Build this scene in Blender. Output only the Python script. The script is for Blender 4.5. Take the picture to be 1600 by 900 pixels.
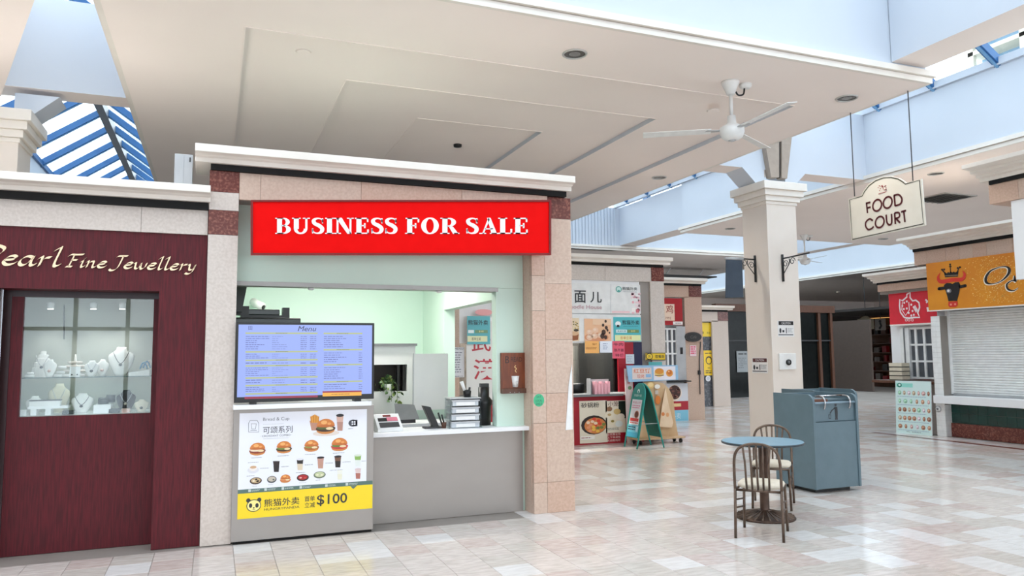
import bpy, math, random
from mathutils import Vector, Matrix
random.seed(7)
scene = bpy.context.scene
for o in list(bpy.data.objects):
    bpy.data.objects.remove(o)
COL = scene.collection
# ------------------------------------------------------------------ camera
FOC = 1171.36            # focal length in pixels of the 1600 px wide frame
YAW, PITCH, ROLL, EYE = 0.377571, 0.0892268, 0.0087168, 1.62
_f = Vector((math.sin(YAW)*math.cos(PITCH), math.cos(YAW)*math.cos(PITCH), math.sin(PITCH)))
_r = Vector((math.cos(YAW), -math.sin(YAW), 0))
_d = _f.cross(_r)
CR = math.cos(ROLL)*_r + math.sin(ROLL)*_d
CD = -math.sin(ROLL)*_r + math.cos(ROLL)*_d
cam = bpy.data.cameras.new('camera')
cam.sensor_width = 36
cam.lens = 36*FOC/1600
cam.clip_start = 0.05
cam.clip_end = 300
camo = bpy.data.objects.new('camera', cam)
COL.objects.link(camo)
camo.matrix_world = Matrix(((CR.x, -CD.x, -_f.x, 0), (CR.y, -CD.y, -_f.y, 0), (CR.z, -CD.z, -_f.z, EYE), (0, 0, 0, 1)))
scene.camera = camo

def at(px, py, ax, c):
    """the point of the place that lies on the plane ax = c along the sight line of a photo pixel"""
    d = CR*((px-800)/FOC) + CD*((py-450)/FOC) + _f
    i = 'xyz'.index(ax)
    o = Vector((0, 0, EYE))
    return o + d*((c-o[i])/d[i])
# ------------------------------------------------------------------ daylight and exposure
SKY = 2.9
scene.view_settings.view_transform = 'Standard'
scene.view_settings.look = 'None'
scene.view_settings.gamma = 1
scene.view_settings.exposure = 0.39
scene.view_settings.use_curve_mapping = False
scene.cycles.max_bounces = 10
scene.cycles.diffuse_bounces = 6
scene.cycles.transparent_max_bounces = 16
scene.cycles.caustics_reflective = False
scene.cycles.caustics_refractive = False
scene.cycles.sample_clamp_indirect = 8
w = bpy.data.worlds.new('sky')
scene.world = w
w.use_nodes = True
nt = w.node_tree
nt.nodes.clear()
out = nt.nodes.new('ShaderNodeOutputWorld')
bg = nt.nodes.new('ShaderNodeBackground')
tc = nt.nodes.new('ShaderNodeTexCoord')
nz = nt.nodes.new('ShaderNodeTexNoise')
nz.inputs['Scale'].default_value = 2.5
nz.inputs['Detail'].default_value = 5
rp = nt.nodes.new('ShaderNodeValToRGB')
rp.color_ramp.elements[0].position = 0.35
rp.color_ramp.elements[0].color = (0.74, 0.87, 1.0, 1)
rp.color_ramp.elements[1].position = 0.6
rp.color_ramp.elements[1].color = (0.95, 0.975, 1.0, 1)
nt.links.new(tc.outputs['Generated'], nz.inputs['Vector'])
nt.links.new(nz.outputs['Fac'], rp.inputs['Fac'])
nt.links.new(rp.outputs['Color'], bg.inputs['Color'])
bg.inputs['Strength'].default_value = SKY
nt.links.new(bg.outputs['Background'], out.inputs['Surface'])

# ------------------------------------------------------------------ materials
def lin(c):
    c = c/255
    return c/12.92 if c <= 0.04045 else ((c+0.055)/1.055)**2.4
def L(rgb):
    return (lin(rgb[0]), lin(rgb[1]), lin(rgb[2]), 1)
MATS = {}
def mat(name, rgb, rough=0.5, metal=0.0, rgb2=None, scale=8.0, stretch=(1, 1, 1), detail=4, lo=0.35, hi=0.65, bump=0.0, emit=0.0, spec=0.5, coat=0.0):
    """procedural material: two tones mixed by noise in world space"""
    if name in MATS:
        return MATS[name]
    m = bpy.data.materials.new(name)
    MATS[name] = m
    m.use_nodes = True
    t = m.node_tree
    b = t.nodes['Principled BSDF']
    b.inputs['Roughness'].default_value = rough
    b.inputs['Metallic'].default_value = metal
    b.inputs['Specular IOR Level'].default_value = spec
    b.inputs['Coat Weight'].default_value = coat
    if rgb2 is None:
        rgb2 = tuple(min(255, c*0.96) for c in rgb)
    g = t.nodes.new('ShaderNodeNewGeometry')
    mp = t.nodes.new('ShaderNodeMapping')
    mp.inputs['Scale'].default_value = stretch
    n = t.nodes.new('ShaderNodeTexNoise')
    n.inputs['Scale'].default_value = scale
    n.inputs['Detail'].default_value = detail
    r = t.nodes.new('ShaderNodeValToRGB')
    r.color_ramp.elements[0].position = lo
    r.color_ramp.elements[0].color = L(rgb)
    r.color_ramp.elements[1].position = hi
    r.color_ramp.elements[1].color = L(rgb2)
    t.links.new(g.outputs['Position'], mp.inputs['Vector'])
    t.links.new(mp.outputs['Vector'], n.inputs['Vector'])
    t.links.new(n.outputs['Fac'], r.inputs['Fac'])
    t.links.new(r.outputs['Color'], b.inputs['Base Color'])
    if bump:
        bp = t.nodes.new('ShaderNodeBump')
        bp.inputs['Strength'].default_value = bump
        bp.inputs['Distance'].default_value = 0.01
        t.links.new(n.outputs['Fac'], bp.inputs['Height'])
        t.links.new(bp.outputs['Normal'], b.inputs['Normal'])
    if emit:
        t.links.new(r.outputs['Color'], b.inputs['Emission Color'])
        b.inputs['Emission Strength'].default_value = emit
    return m
def attr_mat(name, rough, emit=0.0, coat=0.0):
    """flat print: the ink colours come with the printed shapes"""
    m = bpy.data.materials.new(name)
    MATS[name] = m
    m.use_nodes = True
    t = m.node_tree
    b = t.nodes['Principled BSDF']
    b.inputs['Roughness'].default_value = rough
    b.inputs['Coat Weight'].default_value = coat
    a = t.nodes.new('ShaderNodeAttribute')
    a.attribute_name = 'ink'
    if emit:
        b.inputs['Base Color'].default_value = (0.01, 0.01, 0.012, 1)
        t.links.new(a.outputs['Color'], b.inputs['Emission Color'])
        b.inputs['Emission Strength'].default_value = emit
    else:
        t.links.new(a.outputs['Color'], b.inputs['Base Color'])
    return m
def glass_mat(name, tint=(1, 1, 1), ior=1.45, rough=0.0):
    m = bpy.data.materials.new(name)
    MATS[name] = m
    m.use_nodes = True
    t = m.node_tree
    t.nodes.clear()
    o = t.nodes.new('ShaderNodeOutputMaterial')
    mx = t.nodes.new('ShaderNodeMixShader')
    tr = t.nodes.new('ShaderNodeBsdfTransparent')
    tr.inputs['Color'].default_value = (*tint, 1)
    gl = t.nodes.new('ShaderNodeBsdfGlossy')
    gl.inputs['Roughness'].default_value = rough
    fr = t.nodes.new('ShaderNodeFresnel')
    gm = t.nodes.new('ShaderNodeNewGeometry')
    mr = t.nodes.new('ShaderNodeMapRange')
    mr.inputs['To Min'].default_value = ior
    mr.inputs['To Max'].default_value = 1/ior
    t.links.new(gm.outputs['Backfacing'], mr.inputs['Value'])
    t.links.new(mr.outputs['Result'], fr.inputs['IOR'])
    t.links.new(fr.outputs['Fac'], mx.inputs['Fac'])
    t.links.new(tr.outputs['BSDF'], mx.inputs[1])
    t.links.new(gl.outputs['BSDF'], mx.inputs[2])
    t.links.new(mx.outputs['Shader'], o.inputs['Surface'])
    return m
PRINT = attr_mat('printed_ink', 0.35)
SCREEN = attr_mat('screen_ink', 0.25, emit=0.8)
GLASS = glass_mat('window_glass')
ROOFGLASS = glass_mat('roof_glass', (0.93, 0.98, 1.0))
SHOWGLASS = glass_mat('showcase_glass', (0.95, 0.98, 0.97), ior=1.55)
mat('white_paint', (205, 210, 219), 0.6, rgb2=(200, 206, 215), scale=0.6)
mat('soffit_paint', (250, 238, 231), 0.7, rgb2=(246, 234, 227), scale=0.5)
mat('cream_trim', (238, 231, 222), 0.5, rgb2=(232, 224, 214), scale=2)
mat('column_paint', (232, 222, 212), 0.55, rgb2=(228, 217, 206), scale=1.5)
mat('travertine', (208, 184, 166), 0.4, rgb2=(197, 170, 152), scale=40, detail=6, bump=0.05)
mat('travertine_pale', (212, 201, 192), 0.4, rgb2=(200, 188, 178), scale=45, detail=6, bump=0.05)
mat('travertine_pink', (207, 177, 158), 0.4, rgb2=(195, 163, 143), scale=40, detail=6, bump=0.05)
mat('red_granite', (98, 42, 34), 0.25, rgb2=(156, 96, 80), scale=40, detail=8, lo=0.47, hi=0.7)
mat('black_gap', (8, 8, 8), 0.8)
mat('mahogany', (96, 28, 36), 0.5, spec=0.25, rgb2=(72, 24, 30), scale=14, stretch=(6, 6, 0.35), detail=5)
mat('dark_mahogany', (46, 14, 18), 0.4, rgb2=(36, 11, 14), scale=14, stretch=(6, 6, 0.35))
mat('mint_paint', (204, 226, 212), 0.55, rgb2=(200, 222, 208), scale=1.2)
mat('steel_sheet', (158, 152, 147), 0.42, 0.5, rgb2=(156, 150, 145), scale=3, stretch=(1, 1, 2))
mat('steel_trim', (150, 148, 145), 0.4, 0.7)
mat('white_laminate', (240, 240, 240), 0.3, rgb2=(236, 236, 237), scale=3)
mat('black_plastic', (14, 14, 15), 0.35, rgb2=(18, 18, 19))
mat('dark_grey', (52, 52, 54), 0.45)
mat('grey_plastic', (120, 122, 124), 0.45)
mat('chrome', (190, 190, 192), 0.15, 1.0)
mat('marble', (226, 226, 226), 0.3, rgb2=(206, 207, 208), scale=2.2, detail=9, lo=0.5, hi=0.8)
mat('roof_blue', (44, 96, 150), 0.4, rgb2=(52, 106, 160), scale=3)
mat('roof_blue_light', (120, 168, 208), 0.4)
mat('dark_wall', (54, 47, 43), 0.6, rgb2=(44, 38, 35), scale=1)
mat('dark_glass', (22, 26, 25), 0.15, spec=0.15, rgb2=(16, 19, 19))
mat('brown_wood', (98, 62, 44), 0.45, rgb2=(82, 50, 35), scale=10, stretch=(4, 4, 0.5))
mat('white_plastic', (238, 238, 236), 0.35)
mat('silver_paint', (186, 188, 190), 0.4, 0.3)

# ------------------------------------------------------------------ builders
WM = {}
class MB:
    """collects boxes, tubes, lathes and plates; build() links them as ONE mesh object"""
    def __init__(s):
        s.v = []; s.f = []; s.m = []; s.c = []; s.sm = []
    def add(s, vs, fs, mi=0, col=None, smooth=False):
        k = len(s.v)
        s.v += [Vector(p) for p in vs]
        for f in fs:
            s.f.append([i+k for i in f]); s.m.append(mi); s.c.append(col); s.sm.append(smooth)
        return s
    def box(s, x0, y0, z0, x1, y1, z1, mi=0):
        x0, x1 = min(x0, x1), max(x0, x1); y0, y1 = min(y0, y1), max(y0, y1); z0, z1 = min(z0, z1), max(z0, z1)
        return s.add([(x0, y0, z0), (x1, y0, z0), (x1, y1, z0), (x0, y1, z0), (x0, y0, z1), (x1, y0, z1), (x1, y1, z1), (x0, y1, z1)],
                     [(0, 3, 2, 1), (4, 5, 6, 7), (0, 1, 5, 4), (1, 2, 6, 5), (2, 3, 7, 6), (3, 0, 4, 7)], mi)
    def prism(s, pts, vec, mi=0):
        """a flat outline swept along vec"""
        n = len(pts); vec = Vector(vec)
        a = [Vector(p) for p in pts]; b = [p+vec for p in a]
        nrm = Vector((0, 0, 0))
        for i in range(n):
            p, q = a[i], a[(i+1) % n]
            nrm += p.cross(q)
        fl = nrm.dot(vec) > 0
        fs = [list(range(n))[::-1] if fl else list(range(n)), [i+n for i in (range(n) if fl else reversed(range(n)))]]
        for i in range(n):
            j = (i+1) % n
            fs.append((i, j, j+n, i+n) if fl else (j, i, i+n, j+n))
        return s.add(a+b, fs, mi)
    def tube(s, pts, r, n=8, mi=0, closed=False):
        pts = [Vector(p) for p in pts]
        k = len(pts); rs = r if isinstance(r, (list, tuple)) else [r]*k
        vs = []; fs = []
        up = None
        for i, p in enumerate(pts):
            if closed:
                t = pts[(i+1) % k]-pts[i-1]
            else:
                t = pts[min(i+1, k-1)]-pts[max(i-1, 0)]
            t.normalize()
            if up is None:
                up = Vector((0, 0, 1)) if abs(t.z) < 0.9 else Vector((1, 0, 0))
            a = up - t*up.dot(t)
            if a.length < 1e-5:
                a = Vector((0, 1, 0)) - t*t.y
            a.normalize(); up = a
            b = t.cross(a)
            for j in range(n):
                q = 2*math.pi*j/n
                vs.append(p+(a*math.cos(q)+b*math.sin(q))*rs[i])
        for i in range(k if closed else k-1):
            for j in range(n):
                j2 = (j+1) % n; i2 = (i+1) % k
                fs.append((i*n+j, i*n+j2, i2*n+j2, i2*n+j))
        if not closed:
            fs.append(list(range(n))[::-1]); fs.append([(k-1)*n+j for j in range(n)])
        return s.add(vs, fs, mi, smooth=True)
    def lathe(s, prof, c=(0, 0, 0), n=24, mi=0, axis='z', smooth=True):
        """prof: (radius, height) pairs from bottom to top"""
        vs = []; fs = []
        for (r, h) in prof:
            for j in range(n):
                q = 2*math.pi*j/n
                a, b = r*math.cos(q), r*math.sin(q)
                p = (a, b, h) if axis == 'z' else ((a, -h, b) if axis == 'y' else (h, a, b))
                vs.append((c[0]+p[0], c[1]+p[1], c[2]+p[2]))
        k = len(prof)
        for i in range(k-1):
            for j in range(n):
                j2 = (j+1) % n
                fs.append((i*n+j, i*n+j2, (i+1)*n+j2, (i+1)*n+j))
        s.add(vs, fs, mi, smooth=smooth)
        k0 = len(s.v)-len(vs)
        s.f.append([k0+j for j in reversed(range(n))]); s.m.append(mi); s.c.append(None); s.sm.append(False)
        s.f.append([k0+(k-1)*n+j for j in range(n)]); s.m.append(mi); s.c.append(None); s.sm.append(False)
        return s
    def build(s, name, mats, parent=None, bevel=0.0, local=False, kind=None):
        ms = mats if isinstance(mats, (list, tuple)) else [mats]
        me = bpy.data.meshes.new(name)
        o = bpy.data.objects.new(name, me)
        COL.objects.link(o)
        vs = s.v
        if parent is not None:
            o.parent = parent
            W = WM.get(parent.name, Matrix())
            WM[o.name] = W
            if not local:
                iv = W.inverted()
                vs = [iv @ p for p in vs]
        else:
            xs = [p.x for p in vs]; ys = [p.y for p in vs]; zs = [p.z for p in vs]
            c = Vector(((min(xs)+max(xs))/2, (min(ys)+max(ys))/2, min(zs)))
            vs = [p-c for p in vs]
            o.location = c
            WM[o.name] = Matrix.Translation(c)
        me.from_pydata([tuple(p) for p in vs], [], s.f)
        for m in ms:
            me.materials.append(MATS[m] if isinstance(m, str) else m)
        me.polygons.foreach_set('material_index', s.m)
        me.polygons.foreach_set('use_smooth', s.sm)
        if any(c is not None for c in s.c):
            a = me.color_attributes.new('ink', 'FLOAT_COLOR', 'CORNER')
            buf = []
            for f, c in zip(s.f, s.c):
                buf += list(c or (1, 1, 1, 1))*len(f)
            a.data.foreach_set('color', buf)
        me.update()
        if bevel:
            b = o.modifiers.new('edge', 'BEVEL')
            b.width = bevel; b.segments = 2; b.limit_method = 'ANGLE'
        if kind:
            o['kind'] = kind
        return o
def tag(o, label, cat, group=None, kind=None):
    o['label'] = label; o['category'] = cat
    if group: o['group'] = group
    if kind: o['kind'] = kind
    return o
def thing(name, label, cat, loc=(0, 0, 0), rotz=0.0, group=None, kind=None):
    o = bpy.data.objects.new(name, None)
    o.empty_display_size = 0.1
    COL.objects.link(o)
    o.location = loc; o.rotation_euler = (0, 0, rotz)
    WM[o.name] = Matrix.Translation(Vector(loc)) @ Matrix.Rotation(rotz, 4, 'Z')
    return tag(o, label, cat, group, kind)
def B(x0, y0, z0, x1, y1, z1):
    return MB().box(x0, y0, z0, x1, y1, z1)
# text outlines from the built-in font
_TX = {}
def glyphs(sx, bold=0.0, shear=0.0):
    k = (sx, bold, shear)
    if k not in _TX:
        c = bpy.data.curves.new('lettering', 'FONT')
        c.body = sx; c.size = 1; c.offset = bold; c.shear = shear; c.resolution_u = 3
        o = bpy.data.objects.new('lettering', c)
        COL.objects.link(o)
        dg = bpy.context.evaluated_depsgraph_get()
        e = o.evaluated_get(dg)
        me = e.to_mesh()
        vs = [(v.co.x, v.co.y) for v in me.vertices]
        fs = [tuple(p.vertices) for p in me.polygons]
        e.to_mesh_clear()
        bpy.data.objects.remove(o); bpy.data.curves.remove(c)
        xs = [v[0] for v in vs] or [0]; ys = [v[1] for v in vs] or [0]
        _TX[k] = (vs, fs, min(xs), max(xs), min(ys), max(ys))
    return _TX[k]
def spline(pts, k=6):
    """smooth curve through points"""
    if len(pts) < 3:
        return list(pts)
    P = [pts[0]]+list(pts)+[pts[-1]]
    o = []
    for i in range(1, len(P)-2):
        p0, p1, p2, p3 = P[i-1], P[i], P[i+1], P[i+2]
        for j in range(k):
            t = j/k
            o.append(tuple(0.5*((2*p1[a])+(-p0[a]+p2[a])*t+(2*p0[a]-5*p1[a]+4*p2[a]-p3[a])*t*t+(-p0[a]+3*p1[a]-3*p2[a]+p3[a])*t**3) for a in range(len(p1))))
    o.append(tuple(pts[-1]))
    return o
class Canvas:
    """flat print: shapes laid in a plane (O origin, U right, V up), one mesh with an ink colour per shape"""
    def __init__(s, O, U, V, eps=0.0006, warp=None):
        s.O = Vector(O); s.U = Vector(U).normalized(); s.V = Vector(V).normalized()
        s.N = s.U.cross(s.V); s.eps = eps; s.mb = MB(); s.warp = warp
    def P(s, u, v, l):
        if s.warp:
            u, v = s.warp(u, v)
        return s.O+s.U*u+s.V*v+s.N*(s.eps*l)
    def raw(s, pts, faces, col, l):
        s.mb.add([s.P(u, v, l) for u, v in pts], faces, 0, L(col))
    def poly(s, pts, col, l=1):
        s.raw(pts, [list(range(len(pts)))], col, l)
    def rect(s, u0, v0, u1, v1, col, l=1):
        s.poly([(u0, v0), (u1, v0), (u1, v1), (u0, v1)], col, l)
    def ell(s, cu, cv, ru, rv, col, l=1, n=18, a0=0, a1=360):
        full = abs(a1-a0) >= 360
        pts = [(cu+ru*math.cos(math.radians(a0+(a1-a0)*i/n)), cv+rv*math.sin(math.radians(a0+(a1-a0)*i/n))) for i in range(n if full else n+1)]
        s.poly(pts, col, l)
    def ring(s, cu, cv, ru, rv, wd, col, l=1, n=24):
        s.stroke([(cu+ru*math.cos(2*math.pi*i/n), cv+rv*math.sin(2*math.pi*i/n)) for i in range(n+1)], wd, col, l)
    def stroke(s, pts, wd, col, l=1):
        """line of even width"""
        k = len(pts); vs = []
        for i in range(k):
            a = pts[max(i-1, 0)]; b = pts[min(i+1, k-1)]
            if pts[0] == pts[-1] and i in (0, k-1):
                a = pts[-2]; b = pts[1]
            dx, dy = b[0]-a[0], b[1]-a[1]
            q = math.hypot(dx, dy) or 1
            w2 = (wd[i] if isinstance(wd, (list, tuple)) else wd)/2
            vs += [(pts[i][0]-dy/q*w2, pts[i][1]+dx/q*w2), (pts[i][0]+dy/q*w2, pts[i][1]-dx/q*w2)]
        s.raw(vs, [(2*i, 2*i+1, 2*i+3, 2*i+2) for i in range(k-1)], col, l)
    def text(s, sx, u, v, h, col, l=2, align='L', bold=0.0, shear=0.0, width=None):
        """h = height of the written line's ink; (u, v) its lower left (or centre) point"""
        vs, fs, x0, x1, y0, y1 = glyphs(sx, bold, shear)
        k = h/max(y1-y0, 1e-6)
        kx = width/(x1-x0) if width else k
        off = {'L': 0, 'C': -(x1-x0)*kx/2, 'R': -(x1-x0)*kx}[align]
        s.raw([(u+off+(a-x0)*kx, v+(b-y0)*k) for a, b in vs], fs, col, l)
    def lines(s, u0, v0, u1, v1, n, col, l=2, fill=0.35, seed=1, ragged=0.5):
        """rows of print too small to read"""
        rr = random.Random(seed)
        for i in range(n):
            vv = v1-(v1-v0)*(i+0.5)/n
            hh = (v1-v0)/n*fill/2
            uu = u0
            end = u0+(u1-u0)*(1-ragged*rr.random())
            while uu < end:
                ww = (v1-v0)/n*rr.uniform(0.5, 2.2)
                s.rect(uu, vv-hh, min(uu+ww, end), vv+hh, col, l)
                uu += ww+(v1-v0)/n*0.3
    def build(s, name='print', parent=None, m=None):
        return s.mb.build(name, m or PRINT, parent)
FY = (Vector((1, 0, 0)), Vector((0, 0, 1)))        # a face looking at -y
FX = (Vector((0, -1, 0)), Vector((0, 0, 1)))       # a face looking at -x

# ================================================================== floor
T = 0.305
FX0, FY0 = 0.19-T*20, 6.479-T*12
fl = B(-14, -9, -0.05, 60, 46, -0.004).build('floor', mat('grout', (136, 128, 121), 0.5, rgb2=(150, 142, 135), scale=1.5))
tag(fl, 'polished stone floor of beige and white square tiles', 'floor', kind='structure')
tiles = [mat('tile_beige', (219, 209, 202), 0.16, rgb2=(200, 189, 181), scale=11, stretch=(0.7, 2.2, 1), detail=7, spec=0.5),
         mat('tile_white', (229, 226, 224), 0.14, rgb2=(217, 213, 210), scale=11, stretch=(0.7, 2.2, 1), detail=7, spec=0.5),
         mat('tile_pink', (211, 196, 189), 0.17, rgb2=(194, 177, 169), scale=11, stretch=(0.8, 2.2, 1), detail=7, spec=0.5),
         mat('tile_sand', (211, 203, 195), 0.16, rgb2=(194, 185, 176), scale=11, stretch=(0.6, 2.2, 1), detail=7, spec=0.5)]
def tile_mesh(m):
    g = T/2-0.0016
    me = bpy.data.meshes.new('floor_tile')
    b = g-0.002
    me.from_pydata([(-g, -g, -0.004), (g, -g, -0.004), (g, g, -0.004), (-g, g, -0.004), (-b, -b, 0), (b, -b, 0), (b, b, 0), (-b, b, 0)], [],
                   [(4, 5, 6, 7), (0, 1, 5, 4), (1, 2, 6, 5), (2, 3, 7, 6), (3, 0, 4, 7)])
    me.materials.append(m)
    return me
tmesh = [tile_mesh(m) for m in tiles]
rt = random.Random(3)
spots = []
for i in range(int(26/T)):
    for j in range(int(27/T)):
        x = FX0+(i+0.5)*T; y = FY0+(j+0.5)*T
        if y > 7.2 and x < 3.05 and y < 12.3 or (x < 8 and y > 12.4) or (x > 13.1 and y < 12):
            continue
        # keep those the camera can see
        d = Vector((x, y, -EYE)); zc = d.dot(_f)
        if zc < 1:
            continue
        u = 800+FOC*d.dot(CR)/zc; v = 450+FOC*d.dot(CD)/zc
        if u < -500 or u > 2100 or v > 1500:
            continue
        h = math.sin(i*12.9898+j*78.233)*43758.5453
        q = h-math.floor(h)
        white = 0.34 if x > 3.8 else 0.08
        k = 1 if q < white else (2 if q < white+0.16 else (3 if q < white+0.38 else 0))
        spots.append((zc, x, y, k))
spots.sort()
for (zc, x, y, k) in spots[:300]:
    o = bpy.data.objects.new('floor_tile', tmesh[k])
    COL.objects.link(o)
    o.parent = fl
    o.location = Vector((x, y, 0))-fl.location
tb = MB()
for (zc, x, y, k) in spots[300:]:
    g = T/2-0.0016; b = g-0.002
    tb.add([(x-g, y-g, -0.004), (x+g, y-g, -0.004), (x+g, y+g, -0.004), (x-g, y+g, -0.004), (x-b, y-b, 0), (x+b, y-b, 0), (x+b, y+b, 0), (x-b, y+b, 0)],
           [(4, 5, 6, 7), (0, 1, 5, 4), (1, 2, 6, 5), (2, 3, 7, 6), (3, 0, 4, 7)], k)
tb.build('distant_floor_tiles', tiles, fl, kind='stuff')
# red granite inlay along the stalls on the right
pb = MB().box(12.35, 6.0, -0.003, 12.5, 11.6, 0.0012)
tag(pb.build('trim_1', 'red_granite'), 'thin red granite strip set in the floor before the shuttered stall', 'floor strip', kind='structure')

# ================================================================== ceiling: blocks between skylight wells
SZ, EZ = 5.1, 6.55
CE = ['soffit_paint', 'white_paint']
def cbox(mb, x0, y0, z0, x1, y1, z1):
    mb.add([(x0, y0, z0), (x1, y0, z0), (x1, y1, z0), (x0, y1, z0), (x0, y0, z1), (x1, y0, z1), (x1, y1, z1), (x0, y1, z1)], [(0, 3, 2, 1)], 0)
    mb.add([(x0, y0, z0), (x1, y0, z0), (x1, y1, z0), (x0, y1, z0), (x0, y0, z1), (x1, y0, z1), (x1, y1, z1), (x0, y1, z1)],
           [(4, 5, 6, 7), (0, 1, 5, 4), (1, 2, 6, 5), (2, 3, 7, 6), (3, 0, 4, 7)], 1)
def rim(x0, x1, y0, y1, name, label):
    mb = MB()
    for p, z0, z1 in ((0.05, SZ-0.002, SZ+0.07), (0.09, SZ+0.076, SZ+0.15)):
        mb.box(x0-p, y0-p, z0, x1+p, y0+0.001, z1); mb.box(x0-p, y1-0.001, z0, x1+p, y1+p, z1)
        mb.box(x0-p, y0, z0, x0+0.001, y1, z1); mb.box(x1-0.001, y0, z0, x1+p, y1, z1)
    tag(mb.build(name, 'cream_trim'), label, 'moulding', kind='structure')
A0, A1, AY0, AY1 = -1.12, 8.57, 6.85, 18.0
mb = MB()
def ringbox(o, i, z):
    cbox(mb, o[0], o[2], z, o[1], i[2], EZ); cbox(mb, o[0], i[3], z, o[1], o[3], EZ)
    cbox(mb, o[0], i[2], z, i[0], i[3], EZ); cbox(mb, i[1], i[2], z, o[1], i[3], EZ)
t0 = (A0, A1, AY0, AY1); t1 = (0.225, 7.56, 8.14, 16.66); t2 = (1.5, 6.15, 9.5, 15.3); t3 = (2.81, 4.89, 10.92, 13.9)
ringbox(t0, t1, SZ); ringbox(t1, t2, SZ+0.07); ringbox(t2, t3, SZ+0.14); cbox(mb, t3[0], t3[2], SZ+0.21, t3[1], t3[3], EZ)
tag(mb.build('ceiling', CE), 'cream ceiling slab with stepped square recesses above the food counter', 'ceiling', kind='structure')
lp = MB()  # lip added so that a shade line shows at the recess edges
for (x0, x1, y0, y1), z in ((t1, SZ), (t2, SZ+0.07), (t3, SZ+0.14)):
    lp.box(x0-0.014, y0-0.014, z-0.007, x0, y1, z+0.001); lp.box(x0, y0-0.014, z-0.007, x1, y0, z+0.001)
tag(lp.build('trim_22', 'soffit_paint'), 'added lip drawing a shade line along the ceiling recess edges', 'shade lip', kind='structure')
rim(A0, A1, AY0, AY1, 'trim_2', 'double moulding around the edge of the stepped ceiling slab')
def block(x0, x1, y0, y1, label, trim=None, z=SZ):
    m = MB(); cbox(m, x0, y0, z, x1, y1, EZ)
    tag(m.build('ceiling', CE), label, 'ceiling', kind='structure')
    if trim:
        rim(x0, x1, y0, y1, trim[0], trim[1])
block(12.5, 20.5, 6.85, 18.1, 'cream ceiling slab above the shuttered stall', ('trim_3', 'double moulding around the ceiling slab above the shuttered stall'))
block(-1.12, 20.5, 22.0, 34.0, 'cream ceiling slab beyond the yellow poster stall', ('trim_4', 'double moulding around the ceiling slab beyond the yellow poster stall'))
block(26.5, 46.0, 3.0, 41.0, 'dim ceiling slab over the dark far shops', ('trim_5', 'double moulding around the dim ceiling slab over the far shops'))
block(-1.12, 20.5, 38.0, 45.0, 'farthest ceiling slab behind the hanging speakers')
block(-1.12, 8.57, -9.0, 2.9, 'ceiling slab behind the viewer')
block(12.5, 26.0, -9.0, 2.9, 'ceiling slab behind the viewer on the stall side')
block(-14.0, -4.25, 12.0, 45.0, 'ceiling slab at the far side of the blue skylight')
m = MB(); m.prism([(-1.28, 6.85, SZ), (-1.75, 8.35, SZ), (-2.72, 11.5, SZ), (-14, 11.5, SZ), (-14, 6.85, SZ)], (0, 0, EZ-SZ))
tag(m.build('ceiling', 'soffit_paint'), 'slanting ceiling slab over the jewellery shop corner', 'ceiling', kind='structure')
block(-14.0, -2.6, -9.0, 2.9, 'ceiling slab behind the viewer on the jewellery side')
# beams that cross the wells
def beam(x0, y0, z0, x1, y1, label, z1=EZ):
    m = MB(); cbox(m, x0, y0, z0, x1, y1, z1)
    return tag(m.build('beam', CE), label, 'beam', kind='structure')
beam(7.96, 2.9, 5.31, 8.55, 6.84, 'white beam running forward from the ceiling slab corner')
beam(12.66, 18.1, 5.28, 13.3, 22.0, 'white beam spanning the cross skylight behind the square column')
beam(20.0, 18.1, 5.28, 20.5, 22.0, 'white beam at the far end of the cross skylight')
beam(8.57, 11.5, 5.17, 12.5, 12.0, 'white beam carried by the square column')
beam(-4.25, 11.5, 5.26, -1.12, 11.95, 'white beam in front of the blue skylight')
beam(-1.12, 18.0, 5.28, -0.6, 22.0, 'white beam behind the stepped slab by the blue skylight')
# ribbed wall closing the well
m = MB()
m.box(8.57, 22.02, SZ, 12.5, 22.2, EZ)
for i in range(33):
    m.box(8.6+i*0.12, 21.96, SZ, 8.66+i*0.12, 22.03, EZ)
tag(m.build('wall_well_end', 'white_paint'), 'ribbed white wall at the end of the skylight well', 'wall', kind='structure')

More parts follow.
